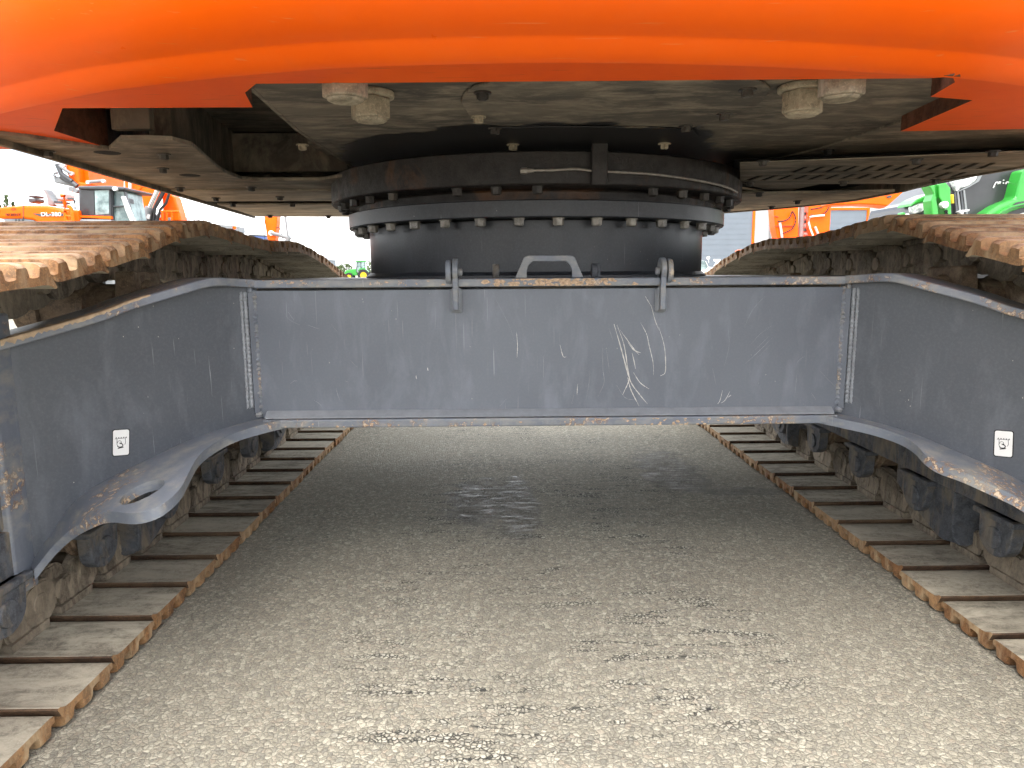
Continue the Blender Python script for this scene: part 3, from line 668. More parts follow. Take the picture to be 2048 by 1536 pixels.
for side in (-1, 1):
    cx = XC+side*CH
    # track frame: box section with a bottom flange, sloping deck
    def X_(a): return cx+side*a      # a: outward from the chain centre
    fr = MB()
    fr.prism([(X_(-.150), .95, .385), (X_(.150), .95, .385), (X_(.150), .95, .64), (X_(-.02), .95, .70), (X_(-.150), .95, .60)], (0, 3.75, 0))
    tf = fr.build('track_frame', 'frame_grime', EX, bevel=.006)
    for q in (-1, 1): MB().box(min(X_(q*.132), X_(q*.160)), max(X_(q*.132), X_(q*.160)), .93, 4.75, .272, .383).build('frame_skirt', 'frame_grime', tf, bevel=.003)
    for k in range(NSH):
        s_ = PHASE[side] + k*P_
        a = onpath(s_); b = onpath(s_+P_); t = (b-a)/np.linalg.norm(b-a)
        T = Vector((0, t[0], t[1])); N_ = Vector((0, t[1], -t[0])); X__ = T.cross(N_)
        mw = Matrix(((X__.x, T.x, N_.x, cx+random.uniform(-.006, .006)), (X__.y, T.y, N_.y, a[0]), (X__.z, T.z, N_.z, a[1]), (0, 0, 0, 1)))
        if a[0] < .55: continue
        place('track_shoe', SHOE, tf, mw)
        for q in (-1, 1): place('track_link', LINK[q], tf, mw)
    # bottom rollers in their collars
    ROL = MB(); ROL.lathe([(.05, -.128), (.085, -.128), (.09, -.123), (.09, -.112), (.101, -.108), (.101, -.104), (.09, -.10), (.09, .10), (.101, .104), (.101, .108), (.09, .112), (.09, .123), (.085, .128), (.05, .128)], (0, 0, 0), 32, 'X')
    rme = ROL.mesh('track_roller', 'roller_steel'); rme.polygons.foreach_set('use_smooth', [True]*len(rme.polygons)); rme.set_sharp_from_angle(angle=math.radians(40))
    bmes = {}
    for q in (-1, 1):
        BR = MB(); pr_ = [(.07*math.cos(t), .062*math.sin(t)) for t in np.linspace(math.pi, 2*math.pi, 12)] + [(.075, .068), (-.075, .068)]
        BR.prism([(q*.134, y_, z_) for y_, z_ in pr_], (q*.04, 0, 0)); BR.cyl((q*.134, 0, -.005), (q*.182, 0, -.005), .034, seg=18)
        BR.box(min(q*.132, q*.186), max(q*.132, q*.186), -.09, .09, .05, .068)
        bmes[q] = BR.mesh('roller_bracket', 'frame_grime')
    for y_ in np.arange(1.18, 4.7, .42):
        place('track_roller', rme, tf, Matrix.Translation((cx, y_, .281)))
        for q in (-1, 1): place('roller_bracket', bmes[q], tf, Matrix.Translation((cx, y_, .2035)), bevel=.004)
    # track guides: shaped plates below the frame with a rounded tab at each end
    for gy in (2.24, 3.62):
        gm = MB(); xi = -.150
        oc = [(0, .095), (.05, .085), (.09, .088), (.30, .165), (.36, .20), (.36, .271), (.27, .271)] + [(.19+.07*math.cos(t), .271+.095*math.sin(t)) for t in np.linspace(0, -math.pi, 11)][1:-1] + [(.11, .271), (0, .271)]
        gm.prism([(X_(xi), gy+a_, z_) for a_, z_ in oc], (side*.016, 0, 0))
        tab = [(-.028, .271), (-.032, .17), (-.026, .12), (-.006, .094), (.022, .086), (.05, .098), (.066, .13), (.07, .19), (.066, .271)]
        gm.prism([(X_(xi+a_+.012), gy-.003, z_) for a_, z_ in tab], (0, -.016, 0))
        gm.build('track_guide', 'frame_grime', tf, bevel=.004)
    # carrier rollers and their brackets
    for y_, zt in ((2.27, .985), (3.58, .965)):
        zc = zt-.098
        CR = MB(); CR.lathe([(.03, -.145), (.075, -.145), (.08, -.14), (.08, -.085), (.092, -.08), (.092, -.062), (.082, -.055), (.082, .055), (.092, .062), (.092, .08), (.08, .085), (.08, .16), (.06, .165), (.03, .165)], (cx, y_, zc), 36, 'X')
        CR.build('carrier_roller', 'roller_steel', tf, smooth=35)
        cb = MB(); cb.prism([(X_(-.23), y_-.09, zc-.06), (X_(-.23), y_+.11, zc-.06), (X_(-.23), y_+.11, zc+.115), (X_(-.23), y_-.06, zc+.12)], (side*.06, 0, 0))
        cb.box(min(X_(-.23), X_(-.10)), max(X_(-.23), X_(-.10)), y_-.06, y_+.08, .60, zc-.055)
        cb.build('carrier_bracket', 'roller_steel', tf, bevel=.008)
        eb = MB(); eb.cyl((X_(-.2305), y_+.01, zc+.05), (X_(-.258), y_+.01, zc+.05), .044, .036, seg=20); eb.build('carrier_axle', 'roller_steel', tf, bevel=.004, smooth=40)
    # idler and sprocket
    idl = MB(); idl.lathe([(.06, -.09), (.27, -.05), (.285, -.055), (.305, -.035), (.318, -.03), (.318, .03), (.305, .035), (.285, .055), (.27, .05), (.06, .09)], (cx, 5.02, .465), 48, 'X'); idl.build('idler_wheel', 'roller_steel', tf, smooth=35)
    sp_ = MB(); teeth = []
    for i in range(84):
        a = 2*math.pi*i/84; r = .335 if i % 4 in (0, 1) else .285
        teeth.append((cx-.035, .70+r*math.cos(a), .495+r*math.sin(a)))
    sp_.prism(teeth, (.07, 0, 0)); sp_.cyl((cx-.16, .70, .495), (cx+.2, .70, .495), .21, seg=40); sp_.build('drive_sprocket', 'chain_steel', tf)

# ================================================================== upper works seen from below
def Lz(pts, z): return [atZ(x, y, z) for x, y in pts]
deck = MB().box(-1.50, 1.62, 1.62, 4.1, 1.585, 1.61).build('closing_plate', 'pan_dust', EX)  # added plate that shuts the sky out of gaps in the underside
# belly plate between ring and counterweight
bp = [atZ(508, 178, 1.40), atZ(600, 262, 1.40), atZ(708, 335, 1.40), Vector((-.62, 4.1, 1.40)), Vector((1.0, 4.1, 1.40)), atZ(1480, 335, 1.40), atZ(1640, 300, 1.40), atZ(1935, 196, 1.40), atZ(1905, 140, 1.40), atZ(500, 140, 1.40)]
belly = MB().prism(bp, (0, 0, .03)).build('belly_plate', 'pan_oily', EX, bevel=.002)
def pan(name, pts, z, mat='pan_dust', th=.02, parent=belly, bevel=.0015):
    return MB().prism(Lz(pts, z), (0, 0, th)).build(name, mat, parent, bevel=bevel)
# inspection cover with rounded corners, bolted under the belly plate
cov = [(922, 205), (928, 190), (945, 176), (975, 168), (1000, 150), (1500, 150), (1530, 170), (1541, 178), (1528, 200), (1505, 218), (1440, 238), (1385, 256), (1300, 252), (1150, 250), (1000, 253), (945, 242)]
pan('inspection_cover', cov, 1.392, 'pan_oily', .006)
pan('cover_plate', [(985, 256), (1100, 254), (1300, 255), (1385, 260), (1400, 275), (1330, 296), (1025, 296), (990, 280)], 1.394, 'pan_oily', .004)
# left: frame rail, recess above it and pans below
pan('recess_roof', [(110, 150), (600, 150), (800, 365), (420, 372), (250, 300)], 1.56, 'pan_dust', .02)
rail = [(508, 178), (600, 262), (708, 335)]
m = MB()
for a, b in zip(rail, rail[1:]):
    p, q = atZ(*a, 1.402), atZ(*b, 1.402); m.prism([p+Vector((-.012, 0, 0)), q+Vector((-.012, 0, 0)), q+Vector((0, 0, 0)), p], (0, 0, .158))
m.build('rail_web', 'pan_dust', belly)
m = MB(); p, q = atZ(290, 222, 1.42), atZ(290, 285, 1.385)
m.box(-1.06, -.955, 2.02, 2.05, 1.385, 1.56); m.build('recess_bracket', 'pan_dust', belly, bevel=.003)
pan('left_pan', [(-60, 262), (60, 275), (218, 300), (242, 279), (300, 279), (345, 281), (385, 292), (432, 333), (452, 347), (484, 359), (520, 361), (640, 361), (700, 352), (700, 378), (334, 379), (100, 311), (-60, 264)], 1.352, 'pan_mid', .012)
m = MB(); a_, b_ = atZ(345, 281, 1.386), atZ(432, 333, 1.386); c_ = atZ(484, 359, 1.386); d_ = atZ(690, 360, 1.386)
for p, q in ((atZ(300, 279, 1.386), a_), (a_, b_), (b_, c_), (c_, d_)):
    nrm_ = Vector((-(q-p).y, (q-p).x, 0)).normalized()*.012; m.prism([p, q, q+nrm_, p+nrm_], (0, 0, .172))
m.build('recess_wall', 'pan_dust', belly)
m = MB(); m.box(-1.25, -.62, 2.95, 3.02, 1.40, 1.55); m.build('recess_beam', 'pan_dust', belly, bevel=.004)
m = MB(); m.box(-.66, -.52, 2.5, 2.75, 1.43, 1.54); m.build('hose_block', 'pan_dust', belly, bevel=.008)
pan('rear_pan', [(341, 381), (700, 381), (700, 402), (412, 403)], 1.346, 'pan_lit', .008)
pan('front_pan', [(434, 409), (700, 409), (700, 434), (516, 433.5), (508, 432)], 1.340, 'pan_lit', .008)
sp3 = [atZ(*a, 1.346) for a in ((-60, 264), (100, 311), (334, 380.5), (510, 433))]
m = MB()
for p, q in zip(sp3, sp3[1:]):
    m.prism([Vector((p.x+.004, p.y, 1.336)), Vector((q.x+.004, q.y, 1.336)), Vector((q.x-.014, q.y, 1.336)), Vector((p.x-.014, p.y, 1.336))], (0, 0, .24))
m.build('side_skirt', 'pan_dust', belly, bevel=.002)
m = MB(); m.prism([Vector((sp3[2].x, sp3[2].y, 1.366)), Vector((sp3[3].x, sp3[3].y, 1.366)), Vector((-.6, sp3[3].y, 1.366)), Vector((-.6, sp3[2].y, 1.366))], (0, 0, .01)); m.build('pan_gap_shade', 'opening_shade', belly)  # black sheet standing for the shade in the gap between the pans
# right: plates, louvred pan and outer pan
pan('right_plate', [(1480, 337), (1640, 298), (1937, 199), (2048, 190), (2200, 200), (2200, 306), (2048, 303), (1700, 318), (1600, 322)], 1.394, 'pan_mid', .01)
# louvred pan: slots are real openings, built from strips between them
LZ = 1.342
lo_o = [(1480, 326), (1700, 318), (2048, 303), (2140, 306), (2048, 334), (1960, 350), (1870, 362), (1820, 368), (1640, 368), (1560, 386), (1480, 366)]
slots = []
for i in range(12): x = 1576+i*34.0; slots.append([(x, 346.5-i*.75), (x+12, 346.5-i*.75), (x+43, 334-i*.75), (x+31, 334-i*.75)])
for i in range(14): x = 1486+i*31.5; slots.append([(x, 362-i*.55), (x+12, 362-i*.55), (x+41, 351.5-i*.55), (x+29, 351.5-i*.55)])
def cut_plate(name, outer, holes, z, th, mat, parent):
    pts, edges = [], []
    for lp in [outer]+holes:
        o = len(pts); pts += [Vector((p.x, p.y)) for p in Lz(lp, z)]; edges += [(o+i, o+(i+1) % len(lp)) for i in range(len(lp))]
    V2, E2, F2, *_ = delaunay_2d_cdt(pts, edges, [], 1, 1e-6)
    polys = [[Vector((p.x, p.y)) for p in Lz(lp, z)] for lp in [outer]+holes]
    def ins(p, lp):
        c = False; j = len(lp)-1
        for i in range(len(lp)):
            a, b = lp[i], lp[j]
            if (a.y > p[1]) != (b.y > p[1]) and p[0] < (b.x-a.x)*(p[1]-a.y)/(b.y-a.y)+a.x: c = not c
            j = i
        return c
    bm = bmesh.new(); bv = [bm.verts.new((v.x, v.y, z)) for v in V2]
    for f in F2:
        c = (sum(V2[i].x for i in f)/3, sum(V2[i].y for i in f)/3)
        if ins(c, polys[0]) and not any(ins(c, h_) for h_ in polys[1:]): bm.faces.new([bv[i] for i in f])
    for v in [v for v in bm.verts if not v.link_faces]: bm.verts.remove(v)
    r = bmesh.ops.extrude_face_region(bm, geom=list(bm.faces))
    for v in [e for e in r['geom'] if isinstance(e, bmesh.types.BMVert)]: v.co.z += th
    bmesh.ops.recalc_face_normals(bm, faces=bm.faces)
    me = bpy.data.meshes.new(name); bm.to_mesh(me); bm.free(); me.materials.append(MAT[mat]); return place(name, me, parent)
cut_plate('louvred_pan', lo_o, slots, LZ, .003, 'pan_mid', belly)
pan('louvre_shade', [(1470, 320), (2140, 296), (2140, 315), (1830, 378), (1560, 398), (1440, 400)], 1.385, 'opening_shade', .004)  # black sheet added so the slots look unlit inside
pan('outer_pan', [(1440, 388), (1560, 387), (1640, 386), (1790, 383), (1700, 400), (1630, 409), (1545, 417), (1440, 425)], 1.325, 'pan_lit', .010)
pan('outer_strip', [(1440, 371), (1550, 387), (1440, 388)], 1.340, 'pan_lit', .008)
ed_ = [atZ(*a, z_) for a, z_ in (((1440, 425), 1.325), ((1545, 417), 1.325), ((1630, 409), 1.325), ((1706, 400), 1.325), ((1804, 381), 1.333), ((1870, 362), 1.342), ((2048, 332), 1.342), ((2150, 303), 1.342))]
m = MB()
for p, q in zip(ed_, ed_[1:]): m.prism([Vector((p.x-.004, p.y, p.z-.006)), Vector((q.x-.004, q.y, q.z-.006)), Vector((q.x+.012, q.y, q.z-.006)), Vector((p.x+.012, p.y, p.z-.006))], (0, 0, .24))
m.build('side_skirt', 'pan_mid', belly)
# bolts of the belly
ub = hexbolt(.0115, .012, 1.5, .003).mesh('belly_bolt', 'bolt_steel'); ubd = hexbolt(.0115, .012, 1.5, .003).mesh('belly_bolt', 'bolt_dusty')
for x, y, z, me in ((965, 190, 1.392, ub), (957, 238, 1.392, ubd), (990, 261, 1.394, ub), (1026, 293, 1.394, ubd), (1372, 256, 1.392, ub), (1329, 291, 1.394, ubd), (1495, 184, 1.392, ub), (1449, 232, 1.392, ub),
                    (605, 293, 1.40, ubd), (1656, 304, 1.394, ub), (1526, 325, 1.342, ub), (1833, 322, 1.342, ub), (1986, 306, 1.342, ub), (1500, 367, 1.342, ub), (1687, 366, 1.342, ub), (1870, 362, 1.342, ub),
                    (1518, 388, 1.325, ub), (1595, 404, 1.325, ub), (1543, 415, 1.325, ub), (328, 312, 1.352, ub), (326, 340, 1.352, ub), (360, 378, 1.346, ub), (503, 377, 1.346, ub), (432, 398, 1.346, ub), (560, 396, 1.346, ub), (466, 409, 1.340, ub), (585, 409, 1.340, ub), (96, 306, 1.352, ub), (540, 432, 1.340, ub), (657, 433, 1.340, ub)):
    p = atZ(x, y, z-.006); place('belly_bolt', me, belly, Matrix.Translation((p.x, p.y, z)) @ Matrix.Rotation(x*.7, 4, 'Z') @ Matrix.Scale(1.15, 4))
for x, y in ((380, 351), (215, 306)):
    p = atZ(x, y, 1.3512); MB().cyl((p.x, p.y, 1.3512), (p.x, p.y, 1.355), .036, seg=24).build('drain_hole', 'opening_shade', belly)
bigb = hexbolt(.046, .052, 1.2, .014).mesh('counterweight_bolt', 'bolt_dusty')
for x, y in ((741, 220), (690, 177), (1605, 208), (1683, 174)):
    p = atZ(x, y, 1.360); place('counterweight_bolt', bigb, belly, Matrix.Translation((p.x, p.y, 1.3995)) @ Matrix.Rotation(.3+x, 4, 'Z'), bevel=.004)

# ---- counterweight: swept round the tail
plan = [(-1.62, 2.35), (-1.52, 2.12), (-1.40, 1.95), (-1.28, 1.815), (-1.151, 1.717), (-.97, 1.61), (-.811, 1.522), (-.692, 1.475), (-.577, 1.436), (-.470, 1.404), (-.274, 1.358), (-.003, 1.335), (.175, 1.334), (.357, 1.347), (.55, 1.374), (.867, 1.440), (1.059, 1.505), (1.25, 1.60), (1.42, 1.73), (1.56, 1.90), (1.68, 2.12)]
pc = catmull(plan, 6)
ZB = 1.36
prof = [(.0, .0), (.010, .0015), (.028, .008), (.045, .0165), (.056, .0235), (.060, .0262), (.064, .0275), (.085, .0315), (.11, .040), (.14, .055), (.165, .076), (.185, .105), (.198, .145), (.205, .20), (.208, .35), (.208, .75), (.17, .79)]
m = MB(); vs = []; k = len(prof)
for i, p in enumerate(pc):
    t = pc[min(i+1, len(pc)-1)]-pc[max(i-1, 0)]; t = t/np.linalg.norm(t); nx, ny = t[1], -t[0]
    for d, z_ in prof: vs.append((p[0]+nx*d, p[1]+ny*d, ZB+z_))
fs = [(i*k+j, (i+1)*k+j, (i+1)*k+j+1, i*k+j+1) for i in range(len(pc)-1) for j in range(k-1)]
m.add(vs, fs)
topc = [(x, y, ZB+.79) for x, y in [(v[0], v[1]) for v in vs[k-1::k]]]
cw = m.build('counterweight', 'orange_paint', EX, smooth=50)
# its underside: a plate following the tail outline, stepped along its front edge
fe = Lz([(218, 297), (108, 262), (125, 217), (505, 215), (490, 186), (512, 168)], ZB)
fr2 = Lz([(1862, 157), (1905, 154), (1910, 165), (1861, 194), (1945, 201), (1801, 263), (2075, 258)], ZB)
fl = [Vector((p[0], p[1], ZB+.0005)) for p in pc]
left_end = Lz([(0, 299), ], ZB)
outline = [Vector((p.x, p.y, ZB+.0005)) for p in (left_end+fe+fr2)] + [Vector((1.74, 2.15, ZB+.0005))] + fl[::-1]
pts = [Vector((p.x, p.y)) for p in outline]
ed = [(i, (i+1) % len(pts)) for i in range(len(pts))]
V2, E2, F2, *_ = delaunay_2d_cdt(pts, ed, [], 1, 1e-6)
def ins2(p, lp):
    c = False; j = len(lp)-1
    for i in range(len(lp)):
        a, b = lp[i], lp[j]
        if (a.y > p[1]) != (b.y > p[1]) and p[0] < (b.x-a.x)*(p[1]-a.y)/(b.y-a.y)+a.x: c = not c
        j = i
    return c
fs = [f for f in F2 if ins2((sum(V2[i].x for i in f)/3, sum(V2[i].y for i in f)/3), pts)]
MB().add([(v.x, v.y, ZB+.0005) for v in V2], fs).build('counterweight_base', 'orange_under', cw)
# walls rising from the stepped front edge
edge = fe+fr2
for a, b in zip(edge, edge[1:]):
    nrm_ = Vector((-(b-a).y, (b-a).x, 0)).normalized()*-.012
    MB().prism([a+Vector((0, 0, .001)), b+Vector((0, 0, .001)), b+nrm_+Vector((0, 0, .001)), a+nrm_+Vector((0, 0, .001))], (0, 0, .16)).build('counterweight_wall', 'orange_under' if (a-b).length > 1 else 'wall_brown', cw)
# body above, so that the machine has a deck and engine bay over the belly
hb_ = MB(); hb_.box(-1.45, 1.6, 2.5, 4.0, 1.62, 2.2); hb_.build('engine_bay', 'orange_paint', EX, bevel=.05)
hb_ = MB(); hb_.box(-1.35, 1.5, 1.62, 2.49, 1.62, 2.15); hb_.build('counterweight_core', 'orange_paint', cw, bevel=.02)

# ================================================================== the yard behind
def zl(o, s_): return lambda pts: [(o[0]+x/s_, o[1]+y/s_) for x, y in pts]
zA = zl((0, 300), 6.0235); zB = zl((340, 380), 4.876); zC = zl((1380, 380), 6.4); zD = zl((1700, 320), 5.885)
def slab(parent, name, mat, pts, Y, depth, bevel=0, smooth=0):
    return MB().prism([atY(x, y, Y) for x, y in pts], (0, depth, 0)).build(name, mat, parent, bevel=bevel, smooth=smooth)
def rod(parent, name, mat, pts, Y, r, seg=10):
    return MB().tube([atY(x, y, Y) for x, y in pts], r, seg).build(name, mat, parent, smooth=50)
def disc(parent, name, mat, x, y, Y, r, depth=.1):
    p = atY(x, y, Y); return MB().cyl((p.x, p.y, p.z), (p.x, p.y+depth, p.z), r, seg=20).build(name, mat, parent, smooth=40)
def lettering(parent, name, mat, txt, x, y, Y, size, tilt=0, xs=1.0, ex=.01):
    cu = bpy.data.curves.new(name, 'FONT'); cu.body = txt; cu.size = size; cu.extrude = ex; cu.align_x = 'CENTER'; cu.align_y = 'CENTER'
    cu.materials.append(MAT[mat]); o = bpy.data.objects.new(name, cu); COL.objects.link(o)
    me = bpy.data.meshes.new_from_object(o); bpy.data.objects.remove(o); o = bpy.data.objects.new(name, me); COL.objects.link(o)
    p = atY(x, y, Y); o.parent = parent; o.matrix_parent_inverse = Matrix.Translation(-parent.location)
    o.matrix_basis = Matrix.Translation(p) @ Matrix.Rotation(math.pi/2, 4, 'X') @ Matrix.Rotation(tilt, 4, 'Z') @ Matrix.Scale(xs, 4, (1, 0, 0)); return o
def wheel(parent, x, Y, r, w, hub='orange_paint'):
    t = MB(); t.lathe([(r*.55, 0), (r*.93, 0), (r, w*.15), (r, w*.85), (r*.93, w), (r*.55, w)], (0, 0, 0), 40, 'X')
    me = t.mesh('tyre', 'rubber'); o = place('tyre', me, parent, Matrix.Translation((x, Y, r)) @ Matrix.Rotation(math.pi/2, 4, 'Z'), smooth=35)
    h_ = MB(); h_.lathe([(.02, .1*w), (r*.3, .05*w), (r*.36, .2*w), (r*.56, .12*w), (r*.56, .9*w), (.02, .9*w)], (0, 0, 0), 32, 'X')
    place('rim', h_.mesh('rim', hub), o, Matrix.Identity(4), smooth=35)

# ---- wheel loader, side on
Y = 20.0
wl = thing('wheel_loader', 'orange wheel loader side on, with dark cab and white lettering on its rear hood', 'loader', (atY(120, 500, Y).x, Y+1, 0))
slab(wl, 'rear_hood', 'orange_paint', zA([(-120, 700), (0, 688), (280, 665), (560, 670), (660, 690), (760, 718), (940, 720), (960, 890), (480, 890), (400, 842), (280, 826), (0, 828), (-120, 840)]), Y, 2.0, bevel=.06)
slab(wl, 'rear_grille', 'mid_grey', zA([(-120, 832), (0, 830), (280, 828), (398, 845), (478, 893), (470, 1100), (-120, 1100)]), Y+.04, 1.9)
for i in range(3): slab(wl, 'grille_bar', 'cab_dark', zA([(180+i*40, 832), (195+i*40, 832), (195+i*40, 905), (180+i*40, 905)]), Y+.02, .05)
slab(wl, 'hood_seam', 'cab_dark', zA([(276, 668), (281, 668), (281, 900), (276, 900)]), Y-.012, .03)
slab(wl, 'hood_swoosh', 'cab_dark', zA([(395, 762), (470, 768), (760, 760), (770, 795), (480, 797), (440, 785)]), Y-.012, .02)
lettering(wl, 'hood_lettering', 'white_paint', 'DL-380', *zA([(615, 777)])[0], Y-.02, .145, 0, 1.25)
lettering(wl, 'rental_lettering', 'text_dark', 'W.RENT', *zA([(160, 782)])[0], Y-.014, .105, 0, 1.05)
for q in ([(128, 705), (160, 722), (192, 703), (186, 716), (160, 728), (134, 718)], [(140, 698), (180, 696), (178, 701), (142, 703)]): slab(wl, 'rental_emblem', 'text_dark', zA(q), Y-.012, .02)
slab(wl, 'exhaust_stack', 'cab_dark', zA([(340, 545), (428, 543), (430, 572), (340, 570)]), Y+.8, .4, bevel=.03); slab(wl, 'exhaust_base', 'cab_dark', zA([(338, 580), (430, 580), (432, 625), (360, 640), (338, 622)]), Y+.8, .4, bevel=.03)
slab(wl, 'intake_pipe', 'mid_grey', zA([(495, 458), (560, 475), (590, 540), (620, 590), (645, 615), (650, 668), (572, 670), (568, 600), (545, 530)]), Y+.7, .3, bevel=.03)
slab(wl, 'air_cleaner', 'pale_grey', zA([(638, 512), (778, 516), (780, 600), (642, 604)]), Y+1.0, .5, bevel=.04)
slab(wl, 'air_cleaner_base', 'cab_dark', zA([(650, 612), (740, 616), (742, 640), (652, 640)]), Y+.6, .4); slab(wl, 'air_cleaner_clamp', 'pale_grey', zA([(655, 645), (760, 650), (760, 680), (700, 685)]), Y+.5, .4)
rod(wl, 'ladder_rail', 'orange_paint', zA([(738, 550), (770, 548), (780, 640), (786, 760), (810, 890)]), Y-.2, .05); rod(wl, 'ladder_rail', 'orange_paint', zA([(820, 680), (855, 700), (880, 800), (895, 900)]), Y-.25, .05)
for yy in (720, 790, 850): rod(wl, 'ladder_rung', 'orange_paint', zA([(785, yy), (870, yy+15)]), Y-.22, .03)
rod(wl, 'hand_rail', 'cab_dark', zA([(820, 585), (880, 585), (900, 620), (905, 710)]), Y+.1, .03)
cab = slab(wl, 'cab', 'cab_dark', zA([(945, 470), (1330, 470), (1340, 900), (950, 900)]), Y+.15, 1.4, bevel=.03)
slab(wl, 'cab_roof', 'cab_dark', zA([(935, 432), (1320, 428), (1500, 445), (1510, 470), (1490, 480), (935, 472)]), Y+.05, 1.6, bevel=.04)
slab(cab, 'side_window', 'cab_glass', zA([(1140, 490), (1310, 482), (1312, 770), (1150, 780)]), Y+.13, .02); slab(cab, 'rear_window', 'hood_black', zA([(975, 480), (1130, 490), (1140, 780), (980, 778)]), Y+.13, .02)
slab(cab, 'door_window', 'cab_glass', zA([(1350, 500), (1490, 500), (1560, 870), (1355, 880)]), Y+.3, 1.0)
for q in ([(1335, 490), (1352, 490), (1358, 895), (1340, 895)], [(1482, 490), (1500, 490), (1620, 890), (1590, 890)], [(1350, 672), (1510, 668), (1512, 680), (1350, 684)]): slab(cab, 'window_post', 'cab_dark', zA(q), Y+.2, .1)
slab(wl, 'cab_trim', 'orange_paint', zA([(955, 788), (1340, 796), (1340, 832), (1150, 820), (958, 812)]), Y+.05, .1); slab(wl, 'battery_box', 'mid_grey', zA([(952, 830), (1340, 838), (1345, 1000), (950, 1000)]), Y, .6, bevel=.05)
disc(wl, 'work_lamp', 'lamp_glass', *zA([(1378, 465)])[0], Y-.02, .06); slab(wl, 'mirror', 'cab_dark', zA([(1545, 575), (1590, 590), (1598, 650), (1560, 640)]), Y-.3, .1, bevel=.02)
disc(wl, 'lamp_bracket', 'mid_grey', *zA([(850, 470)])[0], Y+.3, .07); disc(wl, 'beacon', 'mid_grey', *zA([(905, 492)])[0], Y+.25, .06); disc(wl, 'rear_badge', 'white_paint', *zA([(12, 868)])[0], Y-.02, .09, .05)
rod(wl, 'lift_cylinder', 'pale_grey', zA([(1480, 560), (1540, 740), (1600, 880)]), Y-.2, .05); rod(wl, 'lift_rod', 'chrome', zA([(1500, 560), (1640, 900)]), Y-.1, .03)
wx = atY(60, 500, Y).x; [wheel(wl, wx+a_, Y+b_, .85, .65, 'mid_grey') for a_ in (-.9, 2.4) for b_ in (0, 1.7)]
MB().box(wx-1.5, wx+5.0, Y+.7, Y+1.6, .7, 1.3).build('chassis', 'cab_dark', wl)

# ---- excavators parked behind the loader: dippers and links standing over its cab
Y = 27.0
e1 = thing('parked_excavator', 'orange excavator arm with grey bucket links rising behind the loader cab', 'excavator', (atY(150, 500, Y).x, Y+1, 0), 'orange excavators parked in the yard')
slab(e1, 'dipper_arm', 'orange_paint', zA([(770, 60), (905, 60), (945, 260), (955, 400), (890, 400), (830, 330), (800, 260)]), Y, .5, bevel=.04)
rod(e1, 'bucket_link', 'mid_grey', zA([(680, 170), (850, 280)]), Y-.1, .055); rod(e1, 'bucket_link', 'cab_dark', zA([(690, 175), (740, 290), (870, 380)]), Y-.1, .08)
rod(e1, 'bucket_link', 'cab_dark', zA([(740, 320), (880, 400), (930, 440)]), Y-.05, .1)
slab(e1, 'quick_coupler', 'mid_grey', zA([(640, 315), (740, 320), (860, 390), (880, 440), (770, 420), (650, 390)]), Y+.05, .5, bevel=.05)
slab(e1, 'bucket_ear', 'orange_paint', zA([(880, 395), (960, 385), (1090, 405), (1060, 430), (960, 452), (905, 440)]), Y-.02, .6, bevel=.04)
for q in ((680, 172), (852, 282), (760, 180)): disc(e1, 'pin', 'pale_grey', *zA([q])[0], Y-.12, .07, .12)
rod(e1, 'coupler_hook', 'mid_grey', zA([(690, 275), (655, 280), (645, 300), (665, 318)]), Y, .04)
slab(e1, 'boom', 'orange_paint', zA([(1170, 60), (1330, 60), (1300, 320), (1300, 415), (1240, 415), (1200, 340)]), Y+2, .6, bevel=.04)
rod(e1, 'tipping_link', 'mid_grey', zA([(1050, 388), (1235, 372)]), Y-.05, .06)
for q in ((1052, 388), (1236, 372)): disc(e1, 'pin', 'pale_grey', *zA([q])[0], Y-.12, .065, .12)
bx = atY(170, 500, Y).x; MB().box(bx-1.4, bx+1.6, Y+2, Y+5, 1.1, 2.3).build('house', 'orange_paint', e1, bevel=.1)
for s_ in (-1.2, 1.4): MB().box(bx+s_-.3, bx+s_+.3, Y+1.2, Y+5.6, 0, .95).build('track', 'rubber', e1, bevel=.2)
MB().box(bx-.6, bx+.8, Y+2.5, Y+4, .6, 1.1).build('undercarriage', 'mid_grey', e1)
MB().prism([(bx-.2, Y+.2, 2.2), (bx-.2, Y+2.2, 2.2), (bx-.2, Y+3.0, 5.4), (bx-.2, Y+.4, 5.6)], (.4, 0, 0)).build('boom_foot', 'orange_paint', e1)

Y = 23.0
e2 = thing('parked_excavator', 'big orange boom with bright hydraulic ram and hoses in front of the wheel loader cab', 'excavator', (atY(300, 500, Y).x, Y+1, 0), 'orange excavators parked in the yard')
slab(e2, 'boom', 'orange_paint', zA([(1545, 100), (1800, 100), (1960, 480), (1900, 500), (1760, 750), (1620, 858), (1560, 700), (1575, 560)]), Y, .5, bevel=.05)
slab(e2, 'boom_gusset', 'orange_paint', zA([(1600, 540), (1700, 430), (1712, 440), (1612, 552)]), Y-.03, .06)
slab(e2, 'boom', 'orange_paint', zA([(1940, 470), (2100, 560), (2160, 760), (2180, 860), (1900, 850), (1890, 800), (1960, 720)]), Y+.6, .5, bevel=.05)
slab(e2, 'boom_post', 'orange_paint', zA([(1500, 370), (1570, 380), (1560, 520), (1510, 480)]), Y+.7, .3); slab(e2, 'guard_post', 'white_paint', zA([(1545, 380), (1572, 385), (1566, 540), (1548, 540)]), Y-.1, .1)
rod(e2, 'ram_rod', 'chrome', zA([(1905, 470), (1830, 640), (1790, 730)]), Y-.2, .075); rod(e2, 'ram_body', 'mid_grey', zA([(1800, 690), (1760, 800), (1730, 900)]), Y-.2, .12)
